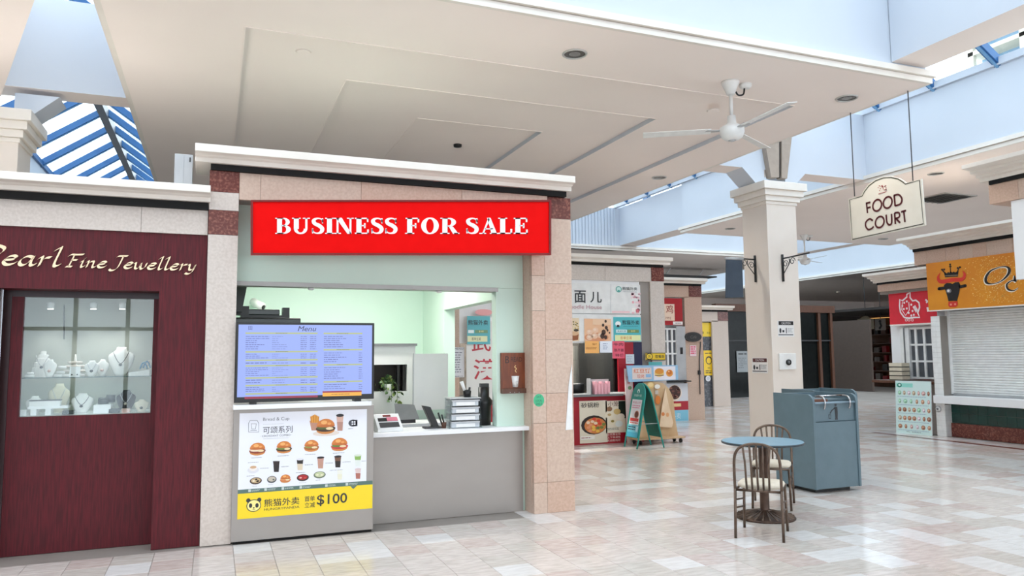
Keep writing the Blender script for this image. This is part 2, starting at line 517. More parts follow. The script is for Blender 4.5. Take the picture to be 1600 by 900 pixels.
# ================================================================== skylights: blue steel rafters, ridge and glass
_wn = [0]
def gable(x0, x1, y0, y1, zr, step, phase, label, wid=0.12, dep=0.14, alongx=False, eave='white_paint'):
    """alongx: the ridge runs in x, then x and y are swapped"""
    _wn[0] += 1
    sw = (lambda p: (p[1], p[0], p[2])) if alongx else (lambda p: p)
    base = sw(((x0+x1)/2, y0, EZ))
    g = thing('window_%d' % _wn[0], label, 'skylight', base, kind='structure')
    xm = (x0+x1)/2
    def slab(name, a, b, c, d, th, m):
        pts = [Vector(sw(p)) for p in (a, b, c, d)]
        n = (pts[1]-pts[0]).cross(pts[3]-pts[0]).normalized()
        if n.z < 0: n = -n
        mb = MB(); mb.prism(pts, n*th)
        return mb.build(name, m, g)
    rr = MB()
    if alongx: rr.box(y0, xm-0.09, zr-0.28, y1, xm+0.09, zr-0.04)
    else: rr.box(xm-0.09, y0, zr-0.28, xm+0.09, y1, zr-0.04)
    rr.build('ridge_beam', 'steel_trim', g)
    for sgn, xe in ((-1, x0), (1, x1)):
        e = MB()
        if alongx: e.box(y0, xe-0.06, EZ-0.01, y1, xe+0.06, EZ+0.12)
        else: e.box(xe-0.06, y0, EZ-0.01, xe+0.06, y1, EZ+0.12)
        e.build('eave_beam', eave, g)
        ys = []
        y = phase
        while y < y1:
            if y > y0: ys.append(y)
            y += step
        ends = [y0]+ys+[y1]
        for y in ys:
            slab('rafter', (xe, y-wid/2, EZ+0.02-dep*0.3), (xe, y+wid/2, EZ+0.02-dep*0.3), (xm, y+wid/2, zr-dep), (xm, y-wid/2, zr-dep), dep, 'roof_blue')
            slab('rafter_strip', (xe, y-wid*0.2, EZ-0.005-dep*0.3), (xe, y+wid*0.2, EZ-0.005-dep*0.3), (xm, y+wid*0.2, zr-dep-0.025), (xm, y-wid*0.2, zr-dep-0.025), 0.02, 'roof_blue_light')
        for a, b in zip(ends[:-1], ends[1:]):
            slab('pane', (xe, a, EZ+0.14), (xe, b, EZ+0.14), (xm, b, zr+0.02), (xm, a, zr+0.02), 0.01, ROOFGLASS)
gable(-4.25, -1.08, 6.0, 45.0, 7.8, 1.42, 7.75, 'pitched skylight with closely set blue rafters above the jewellery shop', eave='roof_blue')
gable(8.57, 12.5, 0.0, 22.0, 7.9, 1.25, 1.1, 'pitched skylight with blue rafters above the square column')
gable(20.5, 26.5, 0.0, 45.0, 8.2, 2.5, 1.0, 'wide skylight in front of the dark far shops')
gable(18.05, 22.05, -1.12, 8.57, 7.9, 2.0, 0.5, 'cross skylight behind the stepped ceiling slab', alongx=True)
gable(18.05, 22.05, 12.5, 20.5, 7.9, 2.0, 13.5, 'cross skylight beyond the shuttered stall', alongx=True)
gable(34.0, 38.0, -1.12, 20.5, 7.9, 3.0, 0.5, 'farthest cross skylight', alongx=True)
gable(2.9, 6.85, -1.12, 8.57, 7.9, 2.0, 0.5, 'cross skylight overhead in front of the food counter', alongx=True)
gable(2.9, 6.85, 12.5, 20.5, 7.9, 2.0, 13.5, 'cross skylight overhead by the white signboard stall', alongx=True)

# ================================================================== outer walls
def wall(name, x0, y0, z0, x1, y1, z1, m, label):
    return tag(B(x0, y0, z0, x1, y1, z1).build(name, m), label, 'wall', kind='structure')
wall('wall_left', -14.2, -9, 0, -14, 46, 6.6, 'white_paint', 'far side wall beyond the jewellery shop')
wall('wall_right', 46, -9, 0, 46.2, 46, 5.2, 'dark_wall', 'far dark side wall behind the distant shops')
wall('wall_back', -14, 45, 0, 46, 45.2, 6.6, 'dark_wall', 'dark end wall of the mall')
wall('wall_bulkhead', 26.5, 39.5, 4.15, 43.0, 39.7, 5.1, 'soffit_paint', 'cream bulkhead above the dark far shops')
wall('wall_bulkhead_side', 43.0, 6.0, 4.15, 43.2, 39.7, 5.1, 'soffit_paint', 'cream bulkhead along the side of the dark far shops')
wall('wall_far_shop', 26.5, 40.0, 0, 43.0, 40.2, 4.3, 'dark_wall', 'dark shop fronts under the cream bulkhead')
# glazed entrance front behind the viewer (seen only in reflections)
g = thing('window_20', 'tall glazed entrance front with dark mullions behind the viewer', 'window', (5, -8.9, 0), kind='structure')
m = MB()
for i in range(34):
    m.box(-14+i*1.3-0.05, -8.95, 0, -14+i*1.3+0.05, -8.8, 5.1)
for z in (0.0, 2.4, 3.9, 5.0):
    m.box(-14, -8.94, z, 29, -8.82, z+0.1)
m.build('window_frame', 'dark_grey', g)
MB().box(-14, -8.9, 0, 29, -8.88, 5.1).build('pane', GLASS, g)

# ================================================================== columns
def column(cx, cy, h, label):
    c = thing('column', label, 'column', (cx, cy, 0), kind='structure')
    MB().box(cx-h, cy-h, 0, cx+h, cy+h, 4.49).build('shaft', 'column_paint', c, bevel=0.006)
    k = MB()
    for z0, z1, p in ((4.46, 4.52, 0.02), (4.52, 4.62, 0.06), (4.62, 4.73, 0.11), (4.73, 4.88, 0.16)):
        k.box(cx-h-p, cy-h-p, z0, cx+h+p, cy+h+p, z1)
    k.build('capital', 'cream_trim', c, bevel=0.008)
    k = MB()
    for s in (-1, 1):
        k.prism([(cx+s*(h+0.10), cy-0.21, 4.88), (cx+s*(h-0.1), cy-0.21, 4.88), (cx+s*(h-0.1), cy-0.21, 5.175), (cx+s*(h+0.42), cy-0.21, 5.175)], (0, 0.5, 0))
    k.build('haunch', 'white_paint', c)
    return c
C1 = column(10.1, 11.7, 0.355, 'square cream column with stepped capital behind the blue bin')
# flared two-leaf bracket above the capital
b1 = [at(1205, 277, 'y', 11.38), at(1217.5, 277, 'y', 11.38), at(1217.5, 190, 'y', 11.38), at(1190, 190, 'y', 11.38)]
b2 = [at(1221.5, 278, 'y', 11.38), at(1230, 279, 'y', 11.38), at(1240, 190, 'y', 11.38), at(1221.5, 190, 'y', 11.38)]
MB().prism(b1, (0, 0.14, 0)).build('bracket', mat('taupe_paint', (168, 152, 138), 0.6), C1)
MB().prism(b2, (0, 0.14, 0)).build('bracket', 'taupe_paint', C1)
MB().prism([at(1217.5, 277, 'y', 11.42), at(1221.5, 278, 'y', 11.42), at(1221.5, 190, 'y', 11.42), at(1217.5, 190, 'y', 11.42)], (0, 0.1, 0)).build('bracket_core', 'dark_wall', C1)
column(-2.82, 11.72, 0.355, 'square cream column with stepped capital under the blue skylight')

# ================================================================== the food counter shop: piers, header, green walls
def cornice(name, x0, x1, yf, ydeep, z0, h, label, ret=True, m='cream_trim'):
    """stepped cornice looking at -y: profile swept in x"""
    yb = ydeep
    prof = [(yf+0.10, z0), (yf+0.10, z0+0.30*h), (yf+0.075, z0+0.34*h), (yf+0.06, z0+0.42*h), (yf+0.03, z0+0.46*h), (yf, z0+0.5*h), (yf, z0+h), (yb, z0+h), (yb, z0)]
    mb = MB(); mb.prism([(x0, y, z) for y, z in prof], (x1-x0, 0, 0))
    return tag(mb.build(name, m, bevel=0.004), label, 'cornice', kind='structure')
cornice('trim_6', -0.2, 3.50, 6.98, 7.6, 3.355, 0.14, 'long cream cornice along the top of the food counter shop')
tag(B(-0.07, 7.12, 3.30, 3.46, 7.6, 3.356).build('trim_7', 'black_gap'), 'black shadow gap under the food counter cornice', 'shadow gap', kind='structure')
def panels(mb_list, parent):
    for (x0, y0, z0, x1, y1, z1, m) in mb_list:
        g = 0.0012
        MB().box(x0+g, y0, z0+g, x1-g, y1, z1-g).build('stone_panel', m, parent, bevel=0.0015)
pl = thing('pillar', 'slim pale stone pier with two red granite squares beside the jewellery shop', 'pier', (0.05, 7.38, 0), kind='structure')
MB().box(-0.07, 7.17, 0, 0.165, 7.6, 3.30).build('pier_core', 'grout', pl)
panels([(-0.078, 7.15, 3.107, 0.175, 7.2, 3.305, 'red_granite'), (-0.078, 7.15, 2.941, 0.175, 7.2, 3.107, 'travertine_pale'),
        (-0.078, 7.15, 2.718, 0.175, 7.2, 2.941, 'red_granite'), (-0.078, 7.15, 0.0, 0.175, 7.2, 2.718, 'travertine_pale')], pl)
hd = thing('beam', 'beige stone header band across the top of the food counter shop', 'header', (1.6, 7.35, 3.05), kind='structure')
MB().box(0.17, 7.18, 3.055, 3.25, 7.6, 3.30).build('header_core', 'grout', hd)
xs = [0.175, 0.36, 1.28, 2.3, 3.25]
panels([(a, 7.155, 3.05, b, 7.2, 3.30, m) for a, b, m in zip(xs[:-1], xs[1:], ('travertine', 'travertine', 'travertine_pink', 'travertine'))], hd)
pr = thing('pillar', 'broad beige stone pier with one red granite square at the counter end', 'pier', (3.3, 7.4, 0), kind='structure')
MB().box(3.085, 7.21, 0, 3.53, 7.75, 3.30).build('pier_core', 'grout', pr)
R1 = [0, .31, .915, 1.22, 2.08, 2.45, 3.07]; R2 = [0, .31, .915, 1.22, 1.78, 2.37, 3.07]
tv = ['travertine', 'travertine_pink', 'travertine', 'travertine_pink', 'travertine', 'travertine_pink']
P_ = [(3.075, 7.19, a, 3.225, 7.24, b, tv[i]) for i, (a, b) in enumerate(zip(R1[:-1], R1[1:]))]
P_ += [(3.225, 7.19, a, 3.54, 7.24, b, tv[(i+1) % 6] if i != 4 else 'travertine_pink') for i, (a, b) in enumerate(zip(R2[:-1], R2[1:]))]
P_ += [(3.25, 7.19, 3.07, 3.54, 7.24, 3.302, 'red_granite')]
panels(P_, pr)
MB().box(3.072, 7.245, 0, 3.085, 7.75, 3.05).build('side_panel', 'travertine', pr)
MB().box(3.53, 7.245, 0, 3.543, 7.75, 3.30).build('side_panel', 'travertine', pr)
# green fascia, post and inner walls
mint = 'mint_paint'
wf = thing('wall_shopfront', 'mint green fascia and post framing the serving hatch', 'wall', (1.6, 7.5, 0), kind='structure')
MB().box(0.17, 7.42, 2.33, 3.07, 7.56, 3.06).build('fascia_panel', mint, wf)
MB().box(0.17, 7.415, 2.29, 2.782, 7.57, 2.332).build('fascia_shade_strip', 'steel_trim', wf)  # grey strip stands in for the shaded underside of the fascia
MB().box(2.762, 7.425, 0.87, 3.07, 7.56, 2.328).build('post', mint, wf)
MB().box(3.045, 7.43, 0, 3.072, 7.6, 0.84).build('post_foot', mint, wf)
wall('wall_shop_back', 0.1, 10.75, 0, 3.0, 10.9, 3.1, mint, 'mint green rear wall inside the food counter shop')
wall('wall_shop_left', 0.05, 7.6, 0, 0.17, 10.75, 3.1, mint, 'mint green side wall behind the menu television')
ws = thing('wall_shop_right', 'mint green side wall with a window opening towards the noodle stall', 'wall', (2.87, 9, 0), kind='structure')
MB().box(2.85, 7.56, 2.232, 3.0, 10.75, 3.1).build('side_header', mint, ws)
MB().box(2.85, 9.659, 0.85, 3.0, 10.75, 2.232).build('rear_post', mint, ws)
MB().box(2.85, 7.6, 0, 3.0, 10.75, 0.85).build('low_wall', mint, ws)
# jewellery shop front: stone band, cornice
cornice('trim_8', -4.0, -0.065, 7.0, 7.6, 3.0, 0.13, 'cream cornice over the jewellery shop')
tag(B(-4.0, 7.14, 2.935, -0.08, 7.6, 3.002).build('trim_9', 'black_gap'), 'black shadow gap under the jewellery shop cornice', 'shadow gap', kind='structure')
jb = thing('beam', 'pale stone band above the jewellery shop lettering', 'header', (-1.8, 7.4, 2.7), kind='structure')
panels([(a, 7.18, 2.713, b, 7.6, 2.94, 'travertine_pale') for a, b in ((-4.0, -2.2), (-2.2, -0.62), (-0.62, -0.08))], jb)

# ================================================================== print helpers
class Pix(Canvas):
    """a print whose shapes are given where the photograph shows them on the plane ax = c"""
    def __init__(s, ax, c, eps=0.0006):
        s.ax, s.c = ax, c
        if ax == 'y': Canvas.__init__(s, (0, c, 0), *FY, eps=eps)
        else: Canvas.__init__(s, (c, 0, 0), *FX, eps=eps)
    def uv(s, px, py):
        p = at(px, py, s.ax, s.c)
        return (p.x if s.ax == 'y' else -p.y, p.z)
    def k(s, px, py):
        a = s.uv(px-4, py); b = s.uv(px+4, py); t = s.uv(px, py-4); d = s.uv(px, py+4)
        return abs(b[0]-a[0])/8, abs(t[1]-d[1])/8
    def R(s, px, py, w, h, col, l=1):
        """rectangle by centre and size in photo pixels"""
        u, v = s.uv(px, py); ku, kv = s.k(px, py)
        s.rect(u-w*ku/2, v-h*kv/2, u+w*ku/2, v+h*kv/2, col, l)
    def E(s, px, py, rx, ry, col, l=1, n=16, a0=0, a1=360):
        u, v = s.uv(px, py); ku, kv = s.k(px, py)
        s.ell(u, v, rx*ku, ry*kv, col, l, n, a0, a1)
    def Q(s, pts, col, l=1):
        s.poly([s.uv(*p) for p in pts], col, l)
    def S(s, pts, w, col, l=1):
        s.stroke([s.uv(*p) for p in pts], w*s.k(*pts[0])[0], col, l)
    def T(s, sx, px, py, h, col, l=2, align='C', width=None, bold=0.0, shear=0.0):
        u, v = s.uv(px, py); ku, kv = s.k(px, py)
        s.text(sx, u, v-h*kv/2, h*kv, col, l, align, bold, shear, width*ku if width else None)
    def G(s, px, py, w, h, n, col, l=2, seed=1, ragged=0.4, fill=0.4):
        u, v = s.uv(px, py); ku, kv = s.k(px, py)
        s.lines(u-w*ku/2, v-h*kv/2, u+w*ku/2, v+h*kv/2, n, col, l, fill, seed, ragged)
INK = (40, 42, 46)
def burger(c, px, py, w, fill=(92, 60, 36), leaf=(92, 120, 50), l=2):
    h = w*0.82
    c.E(px, py+h*0.24, w*0.46, h*0.24, (206, 132, 66), l)
    c.E(px, py+h*0.14, w*0.5, h*0.2, fill, l+1)
    c.E(px-w*0.1, py+h*0.10, w*0.36, h*0.10, leaf, l+2, n=10)
    c.E(px+w*0.2, py+h*0.13, w*0.2, h*0.09, (236, 214, 170), l+3, n=8)
    c.E(px, py, w*0.46, h*0.46, (214, 128, 58), l+4, n=18, a0=0, a1=180)
    c.E(px, py-h*0.02, w*0.46, h*0.08, (196, 108, 48), l+5)
    c.E(px-w*0.08, py-h*0.24, w*0.16, h*0.12, (240, 176, 104), l+6, n=10)
    c.E(px+w*0.18, py-h*0.16, w*0.1, h*0.08, (232, 158, 88), l+6, n=8)
def cup(c, px, py, w, h, top, low, lid=None, l=2):
    c.Q([(px-w*0.5, py-h*0.5), (px+w*0.5, py-h*0.5), (px+w*0.4, py), (px-w*0.4, py)], top, l)
    c.Q([(px-w*0.43, py-h*0.08), (px+w*0.43, py-h*0.08), (px+w*0.36, py+h*0.5), (px-w*0.36, py+h*0.5)], low, l+1)
    if lid:
        c.E(px, py-h*0.5, w*0.56, h*0.1, lid, l+2)
def dish(c, px, py, w, h, plate, food, l=2, spots=()):
    c.E(px, py, w/2, h/2, plate, l)
    c.E(px, py-h*0.06, w*0.4, h*0.36, food, l+1)
    for i, sc in enumerate(spots):
        a = i*2.2+0.5
        c.E(px+w*0.2*math.cos(a), py-h*0.06+h*0.16*math.sin(a), w*0.11, h*0.12, sc, l+2, n=8)

# ================================================================== jewellery shop
jw = thing('wall_jewellery', 'dark red mahogany surround of the jewellery shop', 'wall', (-1.8, 7.4, 0), kind='structure')
MB().box(-4.0, 7.2, 2.203, -0.08, 7.5, 2.713).build('sign_panel', 'mahogany', jw)
MB().box(-0.46, 7.2, 0.0, -0.08, 7.5, 2.203).build('side_panel', 'mahogany', jw)
MB().box(-4.0, 7.2, 0.0, -1.66, 7.5, 2.203).build('side_panel', 'mahogany', jw)
MB().box(-1.655, 7.3, 0.36, -1.635, 7.32, 2.2).build('edge_strip', 'chrome', jw)
dr = thing('door_1', 'mahogany jewellery showcase door with a glass upper half', 'door', (-1.05, 7.46, 0), kind='structure')
d = MB()
d.box(-1.66, 7.44, 0.0, -0.46, 7.5, 1.135); d.box(-0.515, 7.44, 1.135, -0.46, 7.5, 2.203); d.box(-1.66, 7.44, 1.135, -1.515, 7.5, 2.203)
d.build('door_panel', 'mahogany', dr)
MB().box(-1.66, 7.435, 2.15, -0.46, 7.5, 2.203).build('door_rail', 'dark_mahogany', dr)
MB().box(-1.66, 7.43, 0.0, -1.6, 7.5, 2.19).build('door_stile', 'dark_mahogany', dr)
MB().box(-1.515, 7.455, 1.135, -0.515, 7.461, 2.15).build('pane', SHOWGLASS, dr)
# showcase box behind the glass
sc = thing('jewellery_showcase', 'lit glass showcase full of necklace busts behind the mahogany door', 'showcase', (-1.0, 7.8, 1.1))
mat('case_grey', (176, 178, 168), 0.6, rgb2=(164, 166, 158), scale=3)
MB().box(-1.62, 8.02, 1.1, -0.42, 8.04, 2.3).build('back_panel', 'case_grey', sc)
MB().box(-1.64, 7.5, 1.1, -1.62, 8.04, 2.3).build('side_panel', 'case_grey', sc)
MB().box(-0.42, 7.5, 1.1, -0.40, 8.04, 2.3).build('side_panel', 'case_grey', sc)
MB().box(-1.62, 7.5, 1.1, -0.42, 8.02, 1.138).build('floor_panel', 'white_laminate', sc)
MB().box(-1.62, 7.5, 2.28, -0.42, 8.02, 2.3).build('top_panel', 'white_laminate', sc)
MB().box(-1.61, 7.55, 1.455, -0.43, 8.0, 1.462).build('glass_shelf', glass_mat('shelf_glass', (0.86, 0.93, 0.9)), sc)
MB().box(-1.61, 7.545, 1.455, -0.43, 7.552, 1.462).build('shelf_edge', mat('glass_edge', (60, 84, 80), 0.2), sc)
for px in (79, 146, 191):
    p = at(px, 483, 'y', 7.8)
    MB().lathe([(0.018, 0), (0.028, 0.004), (0.03, 0.05), (0.022, 0.06)], (p.x, p.y, p.z), 14).build('spot_shell', 'white_plastic', sc)
    MB().lathe([(0.024, -0.002), (0.024, 0.0)], (p.x, p.y, p.z), 14).build('spot_lens', mat('spot_glow', (255, 250, 240), emit=6.0), sc)
    la = bpy.data.lights.new('spot_lamp', 'SPOT'); la.energy = 5; la.spot_size = 2.0; la.spot_blend = 0.8; la.shadow_soft_size = 0.03
    lo = bpy.data.objects.new('spot_lamp', la); COL.objects.link(lo); lo.parent = sc
    lo.location = Vector((p.x, p.y, p.z-0.02))-sc.location
MB().tube([at(100, 480, 'y', 7.95)+Vector((0, 0, 0.02)), at(100, 530, 'y', 7.95)], 0.004, 6).build('hanger_rod', 'dark_grey', sc)
mat('bust_white', (236, 234, 230), 0.5); mat('bust_cream', (222, 212, 190), 0.55); mat('bust_black', (34, 32, 36), 0.5); mat('gold', (196, 152, 86), 0.25, 0.9); mat('dark_stone', (36, 44, 40), 0.2); mat('blue_bead', (60, 128, 168), 0.25); mat('pearl', (228, 218, 208), 0.25); mat('rose_stone', (214, 178, 168), 0.3)
def bust(px, pybase, pytop, wpx, y, z0, m, label, pend=None, chain='dark_grey', lean=0.25, steps=False):
    b = at(px, pybase, 'y', y); t = at(px, pytop, 'y', y)
    k = at(px+10, pybase, 'y', y).x-at(px-10, pybase, 'y', y).x
    wd = wpx*k/20; h = t.z-b.z
    g = thing('necklace_bust', label, 'display bust', (b.x, y, z0), group='necklace busts in the showcase')
    prof = [(0.0, 0.42), (0.12, 0.55), (0.4, 0.86), (0.62, 1.0), (0.74, 0.94), (0.83, 0.62), (0.9, 0.42), (1.0, 0.36)]
    if steps: prof = [(0, .9), (.15, 1.0), (.35, 1.0), (.36, .84), (.55, .84), (.56, .66), (.72, .66), (.73, .48), (.86, .48), (.87, .3), (1, .28)]
    vs = []; fs = []; n = 14
    for tt, ww in prof:
        for j in range(n):
            q = 2*math.pi*j/n
            vs.append((b.x+math.cos(q)*ww*wd/2, y+lean*h*(tt-0.3)*0.8+math.sin(q)*(0.10+0.14*(1-tt))*wd*(0.9 if ww > .5 else .7), z0+tt*h))
    for i in range(len(prof)-1):
        for j in range(n):
            j2 = (j+1) % n
            fs.append((i*n+j, i*n+j2, (i+1)*n+j2, (i+1)*n+j))
    fs.append(list(range(n))[::-1]); fs.append([(len(prof)-1)*n+j for j in range(n)])
    MB().add(vs, fs, 0, smooth=not steps).build('bust_body', m, g)
    if chain:
        pts = []
        for i in range(9):
            a = -1+i/4
            tt = 0.84-0.42*(1-abs(a)**1.6)
            pts.append((b.x+a*wd*0.30, y+lean*h*(tt-0.3)*0.8-0.17*wd-0.004, z0+tt*h))
        MB().tube(pts, 0.0025, 5).build('necklace', chain, g)
    if pend:
        tt = 0.42
        MB().lathe([(0.002, -0.012), (0.011, -0.008), (0.014, 0), (0.011, 0.008), (0.002, 0.012)], (b.x, y+lean*h*(tt-0.3)*0.8-0.19*wd-0.008, z0+tt*h-0.01), 10).build('pendant', pend, g)
US, LS = 1.462, 1.138
def zp(X, Y): return 20+X/6.92, 530+Y/6.92
for (X, Y0, Y1, W, y, z0, m, lab, pend, ch, st) in (
    (312, 400, 120, 230, 7.80, US, 'bust_white', 'stepped white necklace bust at the left end of the upper glass shelf', 'dark_stone', 'silver_paint', True),
    (395, 420, 228, 150, 7.64, US, 'bust_white', 'small white bust with a round rose pendant in front of the stepped bust', 'rose_stone', None, False),
    (850, 412, 240, 165, 7.64, US, 'bust_white', 'white bust with a large dark stone pendant on the upper shelf', 'dark_stone', 'silver_paint', False),
    (965, 405, 225, 140, 7.76, US, 'bust_white', 'white bust with a rose pendant right behind the dark stone one', 'rose_stone', None, False),
    (1165, 375, 65, 290, 7.78, US, 'bust_white', 'tallest white bust with a long dark chain on the upper shelf', 'dark_stone', 'dark_grey', False),
    (232, 752, 550, 205, 7.66, LS, 'bust_white', 'white bust at the left end of the lower shelf', 'dark_stone', None, False),
    (490, 760, 450, 240, 7.90, LS, 'bust_cream', 'cream bust rising at the back of the lower shelf', 'gold', 'silver_paint', False),
    (745, 778, 565, 250, 7.70, LS, 'bust_white', 'white bust with a round grey stone in the middle of the lower shelf', 'dark_grey', 'dark_grey', False),
    (1220, 745, 515, 215, 7.74, LS, 'bust_black', 'black bust with a silver pendant on the lower shelf', 'pearl', 'silver_paint', False),
    (1390, 790, 660, 160, 7.64, LS, 'bust_cream', 'low pale bust at the right end of the lower shelf', 'dark_stone', None, False)):
    px, pb = zp(X, Y0); _, pt = zp(X, Y1)
    bust(px, pb, pt, W/6.92, y, z0, m, lab, pend, ch, steps=st)
def jx(X, y=7.65): return at(20+X/6.92, 590, 'y', y).x
# bracelet tower, cards, trays
g = thing('bracelet_stand', 'white tiered bracelet stand on the upper shelf', 'jewellery stand', (jx(650), 7.74, US))
MB().lathe([(0.085, 0), (0.08, 0.02), (0.02, 0.03), (0.015, 0.1), (0.006, 0.2)], (jx(650), 7.74, US), 18).build('stand_body', 'bust_white', g)
for z, r in ((0.05, 0.085), (0.09, 0.07), (0.125, 0.05)):
    MB().tube([(jx(650)+r*math.cos(a*math.pi/8), 7.74+r*0.7*math.sin(a*math.pi/8), US+z) for a in range(16)], 0.012, 8, closed=True).build('bracelet', 'pearl', g)
g = thing('ring_cones', 'white scroll shaped ring holders beside the bracelet stand', 'jewellery stand', (jx(530), 7.63, US))
for i, (dx, dz) in enumerate(((-0.03, 0.012), (0.025, 0.012), (-0.01, 0.04), (0.0, 0.085))):
    MB().tube([(jx(535)+dx-0.03, 7.63, US+dz), (jx(535)+dx+0.03, 7.62, US+dz)], 0.012, 8).build('scroll', 'bust_white', g)
g = thing('ring_roll', 'white ring roll at the left end of the upper shelf', 'jewellery stand', (jx(180), 7.62, US))
for i in range(2):
    MB().tube([(jx(135+i*25), 7.62, US+0.012+i*0.022), (jx(240-i*10), 7.62, US+0.012+i*0.022)], 0.012, 8).build('roll', 'bust_white', g)
g = thing('earring_card', 'upright white card holding a pair of dark earrings', 'earring card', (jx(678), 7.6, US))
MB().prism([(jx(620), 7.59, US), (jx(735), 7.59, US), (jx(735), 7.62, US+0.09), (jx(620), 7.62, US+0.09)], (0, 0.004, 0)).build('card', 'white_plastic', g)
for X in (650, 708):
    MB().lathe([(0.002, -0.006), (0.006, 0), (0.002, 0.006)], (jx(X), 7.588, US+0.02), 8).build('earring', 'dark_stone', g)
g = thing('bead_ramp', 'low white ramp with blue bead strands on the upper shelf', 'jewellery stand', (jx(1370), 7.7, US))
MB().prism([(jx(1255), 7.62, US), (jx(1480), 7.62, US), (jx(1480), 7.62, US+0.055), (jx(1255), 7.62, US+0.03)], (0, 0.15, 0.0)).build('ramp', 'bust_white', g)
for i in range(3):
    MB().tube([(jx(1370+i*30+a*9), 7.66+i*0.03, US+0.06+0.06*math.sin(a/9*math.pi)+i*0.008) for a in range(10)], 0.007, 7).build('bead_strand', 'blue_bead' if i < 2 else 'pearl', g)
g = thing('display_bench', 'low white display bench on the lower shelf', 'display stand', (jx(410), 7.62, LS))
MB().box(jx(200), 7.56, LS+0.055, jx(625), 7.72, LS+0.075).build('bench_top', 'white_laminate', g)
for X in (260, 415):
    MB().box(jx(X-30), 7.58, LS, jx(X+30), 7.70, LS+0.055).build('leg', 'white_laminate', g)
g = thing('ring_tray', 'framed white tray standing on the low display bench', 'tray', (jx(375), 7.6, LS+0.075))
MB().box(jx(215), 7.57, LS+0.075, jx(540), 7.65, LS+0.125).build('tray_body', 'white_plastic', g)
MB().box(jx(210), 7.566, LS+0.122, jx(545), 7.655, LS+0.13).build('tray_rim', 'dark_grey', g)
for i, (X0, X1, z1, m, lab) in enumerate(((60, 185, 0.05, 'white_plastic', 'small white box in the lower left corner of the showcase'), (570, 690, 0.035, 'dark_stone', 'small dark ring box on the lower shelf beside the bench'), (900, 1085, 0.075, 'white_laminate', 'white plinth beside the black bust'), (1060, 1180, 0.04, 'dark_stone', 'small dark ring box beneath the black bust'), (1200, 1290, 0.035, 'rose_stone', 'small rose coloured box right of the black bust'))):
    mm = MB(); mm.box(jx(X0), 7.56, LS, jx(X1), 7.62 if i != 2 else 7.75, LS+z1)
    tag(mm.build('ring_box', m, bevel=0.003), lab, 'box')
g = thing('watch_display', 'dark watch cushions on the white plinth', 'watch display', (jx(1010), 7.68, LS+0.075))
MB().tube([(jx(935), 7.66, LS+0.105), (jx(1045), 7.66, LS+0.105)], 0.03, 10).build('cushion', 'dark_stone', g)
MB().tube([(jx(1010), 7.72, LS+0.12), (jx(1105), 7.72, LS+0.12)], 0.035, 10).build('cushion', 'dark_grey', g)
# lettering of the shop sign
GL = {
 'P': (.62, [[(-.02, .82), (.12, .96), (.36, 1.0), (.56, .86), (.48, .58), (.2, .46)], [(.18, .96), (.1, .02)], [(-.04, 0), (.1, .02), (.24, .01)]]),
 'e': (.46, [[(.06, .26), (.28, .3), (.37, .4), (.28, .5), (.12, .42), (.03, .2), (.12, .02), (.28, .03), (.4, .14)]]),
 'a': (.56, [[(.38, .44), (.24, .5), (.08, .36), (.04, .12), (.14, 0), (.28, .12), (.38, .44)], [(.4, .48), (.36, .12), (.42, 0), (.53, .1)]]),
 'r': (.4, [[(0, .4), (.1, .48), (.07, 0)], [(.09, .24), (.2, .44), (.34, .47)]]),
 'l': (.32, [[(.0, .86), (.1, .98), (.16, .99), (.1, .16), (.16, 0), (.28, .1)]]),
 'F': (.6, [[(-.04, .82), (.08, .96), (.3, .96), (.62, 1.0)], [(.22, .95), (.12, .02)], [(0, 0), (.12, .02), (.26, .01)], [(.16, .52), (.4, .54)]]),
 'i': (.26, [[(.0, .42), (.09, .48), (.06, .1), (.11, 0), (.22, .1)], [(.12, .64), (.16, .7)]]),
 'n': (.52, [[(0, .42), (.09, .48), (.06, 0)], [(.07, .28), (.2, .46), (.32, .45), (.31, .1), (.36, 0), (.47, .1)]]),
 'J': (.56, [[(.1, .86), (.2, .97), (.6, 1.0)], [(.4, .98), (.32, .2), (.2, -.12), (.02, -.2), (-.08, -.1)]]),
 'w': (.66, [[(0, .44), (.07, .46), (.08, .1), (.16, 0), (.27, .12), (.33, .46)], [(.33, .4), (.34, .08), (.42, 0), (.55, .16), (.58, .46)]]),
 'y': (.44, [[(0, .44), (.08, .46), (.1, .12), (.18, .03), (.3, .14), (.36, .46)], [(.36, .4), (.28, -.12), (.12, -.3), (-.04, -.24)]]),
}
js = thing('jewellery_sign', 'raised gold script lettering on the mahogany sign panel', 'sign', (-0.9, 7.2, 2.39))
mat('sign_gold', (232, 206, 170), 0.28, 0.55)
def word(sx, x0, x1, z, cap, nib, y=7.199, dep=0.014):
    tot = sum(GL[c][0] for c in sx)-0.08
    ku = (x1-x0)/(tot+0.12)
    u = 0.06
    for ch in sx:
        adv, sts = GL[ch]
        mb = MB()
        for st in sts:
            p = spline(st, 5)
            q = [(x0+(u+a+b*0.16)*ku, z+b*cap) for a, b in p]
            nx, nz = nib*0.5*math.cos(0.75), nib*0.5*math.sin(0.75)
            for (a, b) in zip(q[:-1], q[1:]):
                mb.prism([(a[0]-nx, y, a[1]-nz), (b[0]-nx, y, b[1]-nz), (b[0]+nx, y, b[1]+nz), (a[0]+nx, y, a[1]+nz)], (0, -dep, 0))
        mb.build('letter', 'sign_gold', js)
        u += adv
xa = [at(p, 415, 'y', 7.19).x for p in (-36, 94, 101, 166, 172, 305)]
word('Pearl', xa[0], xa[1], 2.392, 0.155, 0.030)
word('Fine', xa[2], xa[3], 2.392, 0.108, 0.021)
word('Jewellery', xa[4], xa[5], 2.392, 0.108, 0.021)
